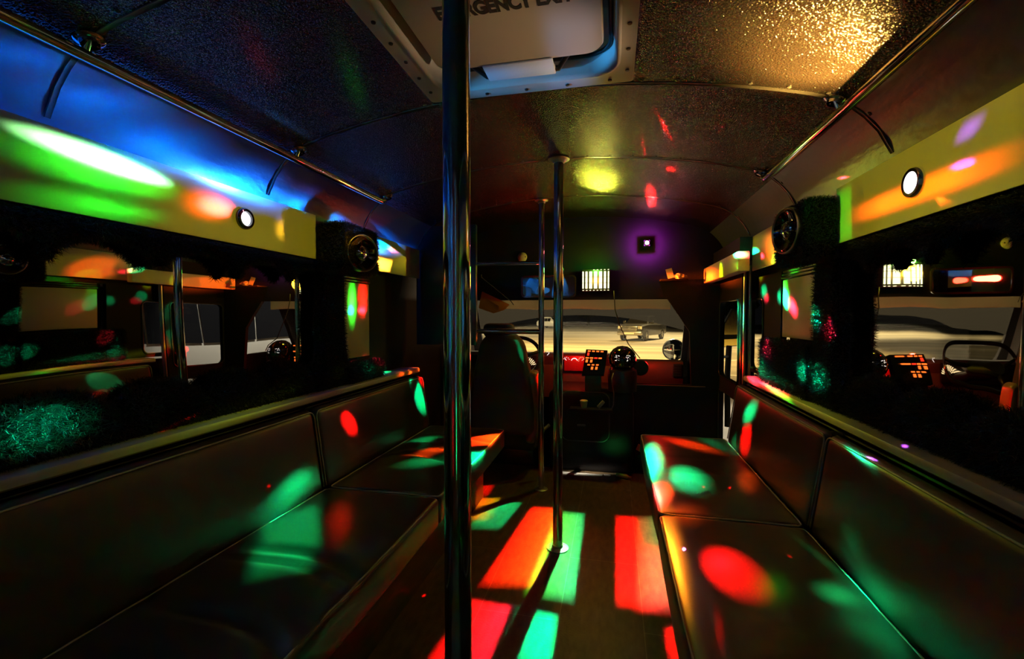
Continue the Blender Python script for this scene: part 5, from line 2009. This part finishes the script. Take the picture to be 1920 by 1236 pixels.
# a low dark bump on the lot, kerb and trees beyond
o = newbox('wheel_stop', 'grey', None, 9.0, 10.8, 31.0, 31.3, GZ, GZ + 0.14, 0.03)
tag(o, 'low dark wheel stop on the lot at the right edge of the windshield', 'wheel stop')
o = newbox('kerb', 'grey', None, -80, 80, 84, 84.4, GZ, GZ + 0.15, 0.02)
struct(o)


def tree(x, y, h, lab):
    rt_ = thing('tree', lab, 'tree', (x, y, GZ), 'trees beyond the lot')
    bm = bmesh.new()
    tube(bm, [(x, y, GZ), (x + 0.1, y, GZ + h * 0.45)], [0.28, 0.15], 10)
    obj('trunk', bm, 'bark', rt_, True)
    bm = bmesh.new()
    bmesh.ops.create_icosphere(bm, subdivisions=4, radius=1)
    for v in bm.verts:
        d_ = v.co.copy()
        n_ = 1 + 0.35 * noise.noise(d_ * 2.3 + Vector((x, y, 0))) + 0.22 * noise.noise(d_ * 6 + Vector((x, 0, y)))
        v.co = Vector((x + d_.x * h * 0.42 * n_, y + d_.y * h * 0.42 * n_, GZ + h * 0.60 + d_.z * h * 0.42 * n_))
    obj('crown', bm, 'foliage', rt_, False)


tp = [(-40, 92, 9), (-31, 90, 8), (-23, 93, 10), (-14, 91, 8), (-5, 94, 9), (4, 91, 8.5), (13, 93, 10), (22, 90, 8), (31, 92, 9), (42, 94, 10)]
ordn = ['farthest left', 'second from the left', 'third from the left', 'behind the silver vehicle', 'left of the windshield middle', 'in the windshield middle', 'behind the pickup truck', 'third from the right', 'second from the right', 'farthest right']
for (x, y, h), w_ in zip(tp, ordn):
    tree(x, y, h, 'dark tree beyond the far kerb, %s' % w_)
rt3 = [(22, 20, 7), (26, 32, 8), (34, 45, 9)]
for (x, y, h), w_ in zip(rt3, ['nearest', 'middle', 'farthest']):
    tree(x, y, h, 'dark tree seen through the entry door glass, %s of three' % w_)

# side mirror outside the door
M['yellow_mirror'] = mirror_mat('outside_mirror', (0.9, 0.75, 0.35), 0.08, None)  # yellow reflection of the lit lot put into the mirror colour
ym = 4.9
T_ = lambda x, y: onY(x, y, ym)
rt_ = thing('side_mirror', 'tall outside mirror with yellow reflection seen through the door glass', 'side mirror', T_(1368, 660))
q = [T_(1373, 579), T_(1383, 583), T_(1388, 620), T_(1385, 648), T_(1350, 652), T_(1349, 622)]
bm = bmesh.new()
f1 = [bm.verts.new(p) for p in q]
f2 = [bm.verts.new(p + Vector((0, 0.06, 0))) for p in q]
bm.faces.new(f1); bm.faces.new(f2[::-1])
for i in range(len(q)):
    j = (i + 1) % len(q)
    bm.faces.new((f1[i], f1[j], f2[j], f2[i]))
obj('mirror_housing', bm, 'black', rt_)
for P in ([q[0], q[1], q[2], T_(1388, 630), T_(1350, 630), q[5]], [T_(1350, 636), T_(1387, 634), q[3], q[4]]):
    c_ = sum(P, Vector()) / len(P)
    bm = bmesh.new()
    f1 = [bm.verts.new(c_ + (p - c_) * 0.86 + Vector((0, -0.006, 0))) for p in P]
    f2 = [bm.verts.new(c_ + (p - c_) * 0.90 + Vector((0, -0.001, 0))) for p in P]
    bm.faces.new(f1)
    for i in range(len(P)):
        j = (i + 1) % len(P)
        bm.faces.new((f1[i], f1[j], f2[j], f2[i]))
    obj('mirror_face', bm, 'yellow_mirror', rt_)
bm = bmesh.new()
tube(bm, [T_(1367, 648), T_(1364, 700), T_(1364, 800)], 0.028, 10)
tube(bm, [T_(1366, 668), Vector((0.70, 4.32, 0.74))], 0.014, 8)
obj('mirror_arm', bm, 'black', rt_, True)
bm = bmesh.new()
rounded(bm, CX, 5.35, 0.10, 1.9, 1.25, 0.80, 0.12, 8, 8, 4)
tag(obj('bus_hood', bm, 'cardark', None, 'all'), 'dark hood of the bus outside below the windshield', 'hood')
# round hood mirror at the right of the windshield
c_ = onY(1263, 656, 5.2)
rt_ = thing('hood_mirror', 'round convex hood mirror outside the right edge of the windshield', 'hood mirror', c_)
bm = bmesh.new()
lathe(bm, [(0.115, -0.01), (0.118, 0.0), (0.112, 0.01), (0.10, 0.012)], c_, (0, -1, 0), 36)
obj('mirror_rim', bm, 'black', rt_, True)
bm = bmesh.new()
lathe(bm, [(0.112, 0.004), (0.09, 0.022), (0.05, 0.036), (0, 0.042)], c_, (0, -1, 0), 36)
M['hoodface'] = mirror_mat('hood_mirror_face', (0.85, 0.8, 0.6), 0.03, None)
obj('mirror_face', bm, 'hoodface', rt_, 'all')
bm = bmesh.new()
tube(bm, [c_ + Vector((0, 0.02, -0.10)), Vector((c_.x - 0.05, 5.25, 0.505))], 0.015, 10)
obj('mirror_arm', bm, 'black', rt_, True)
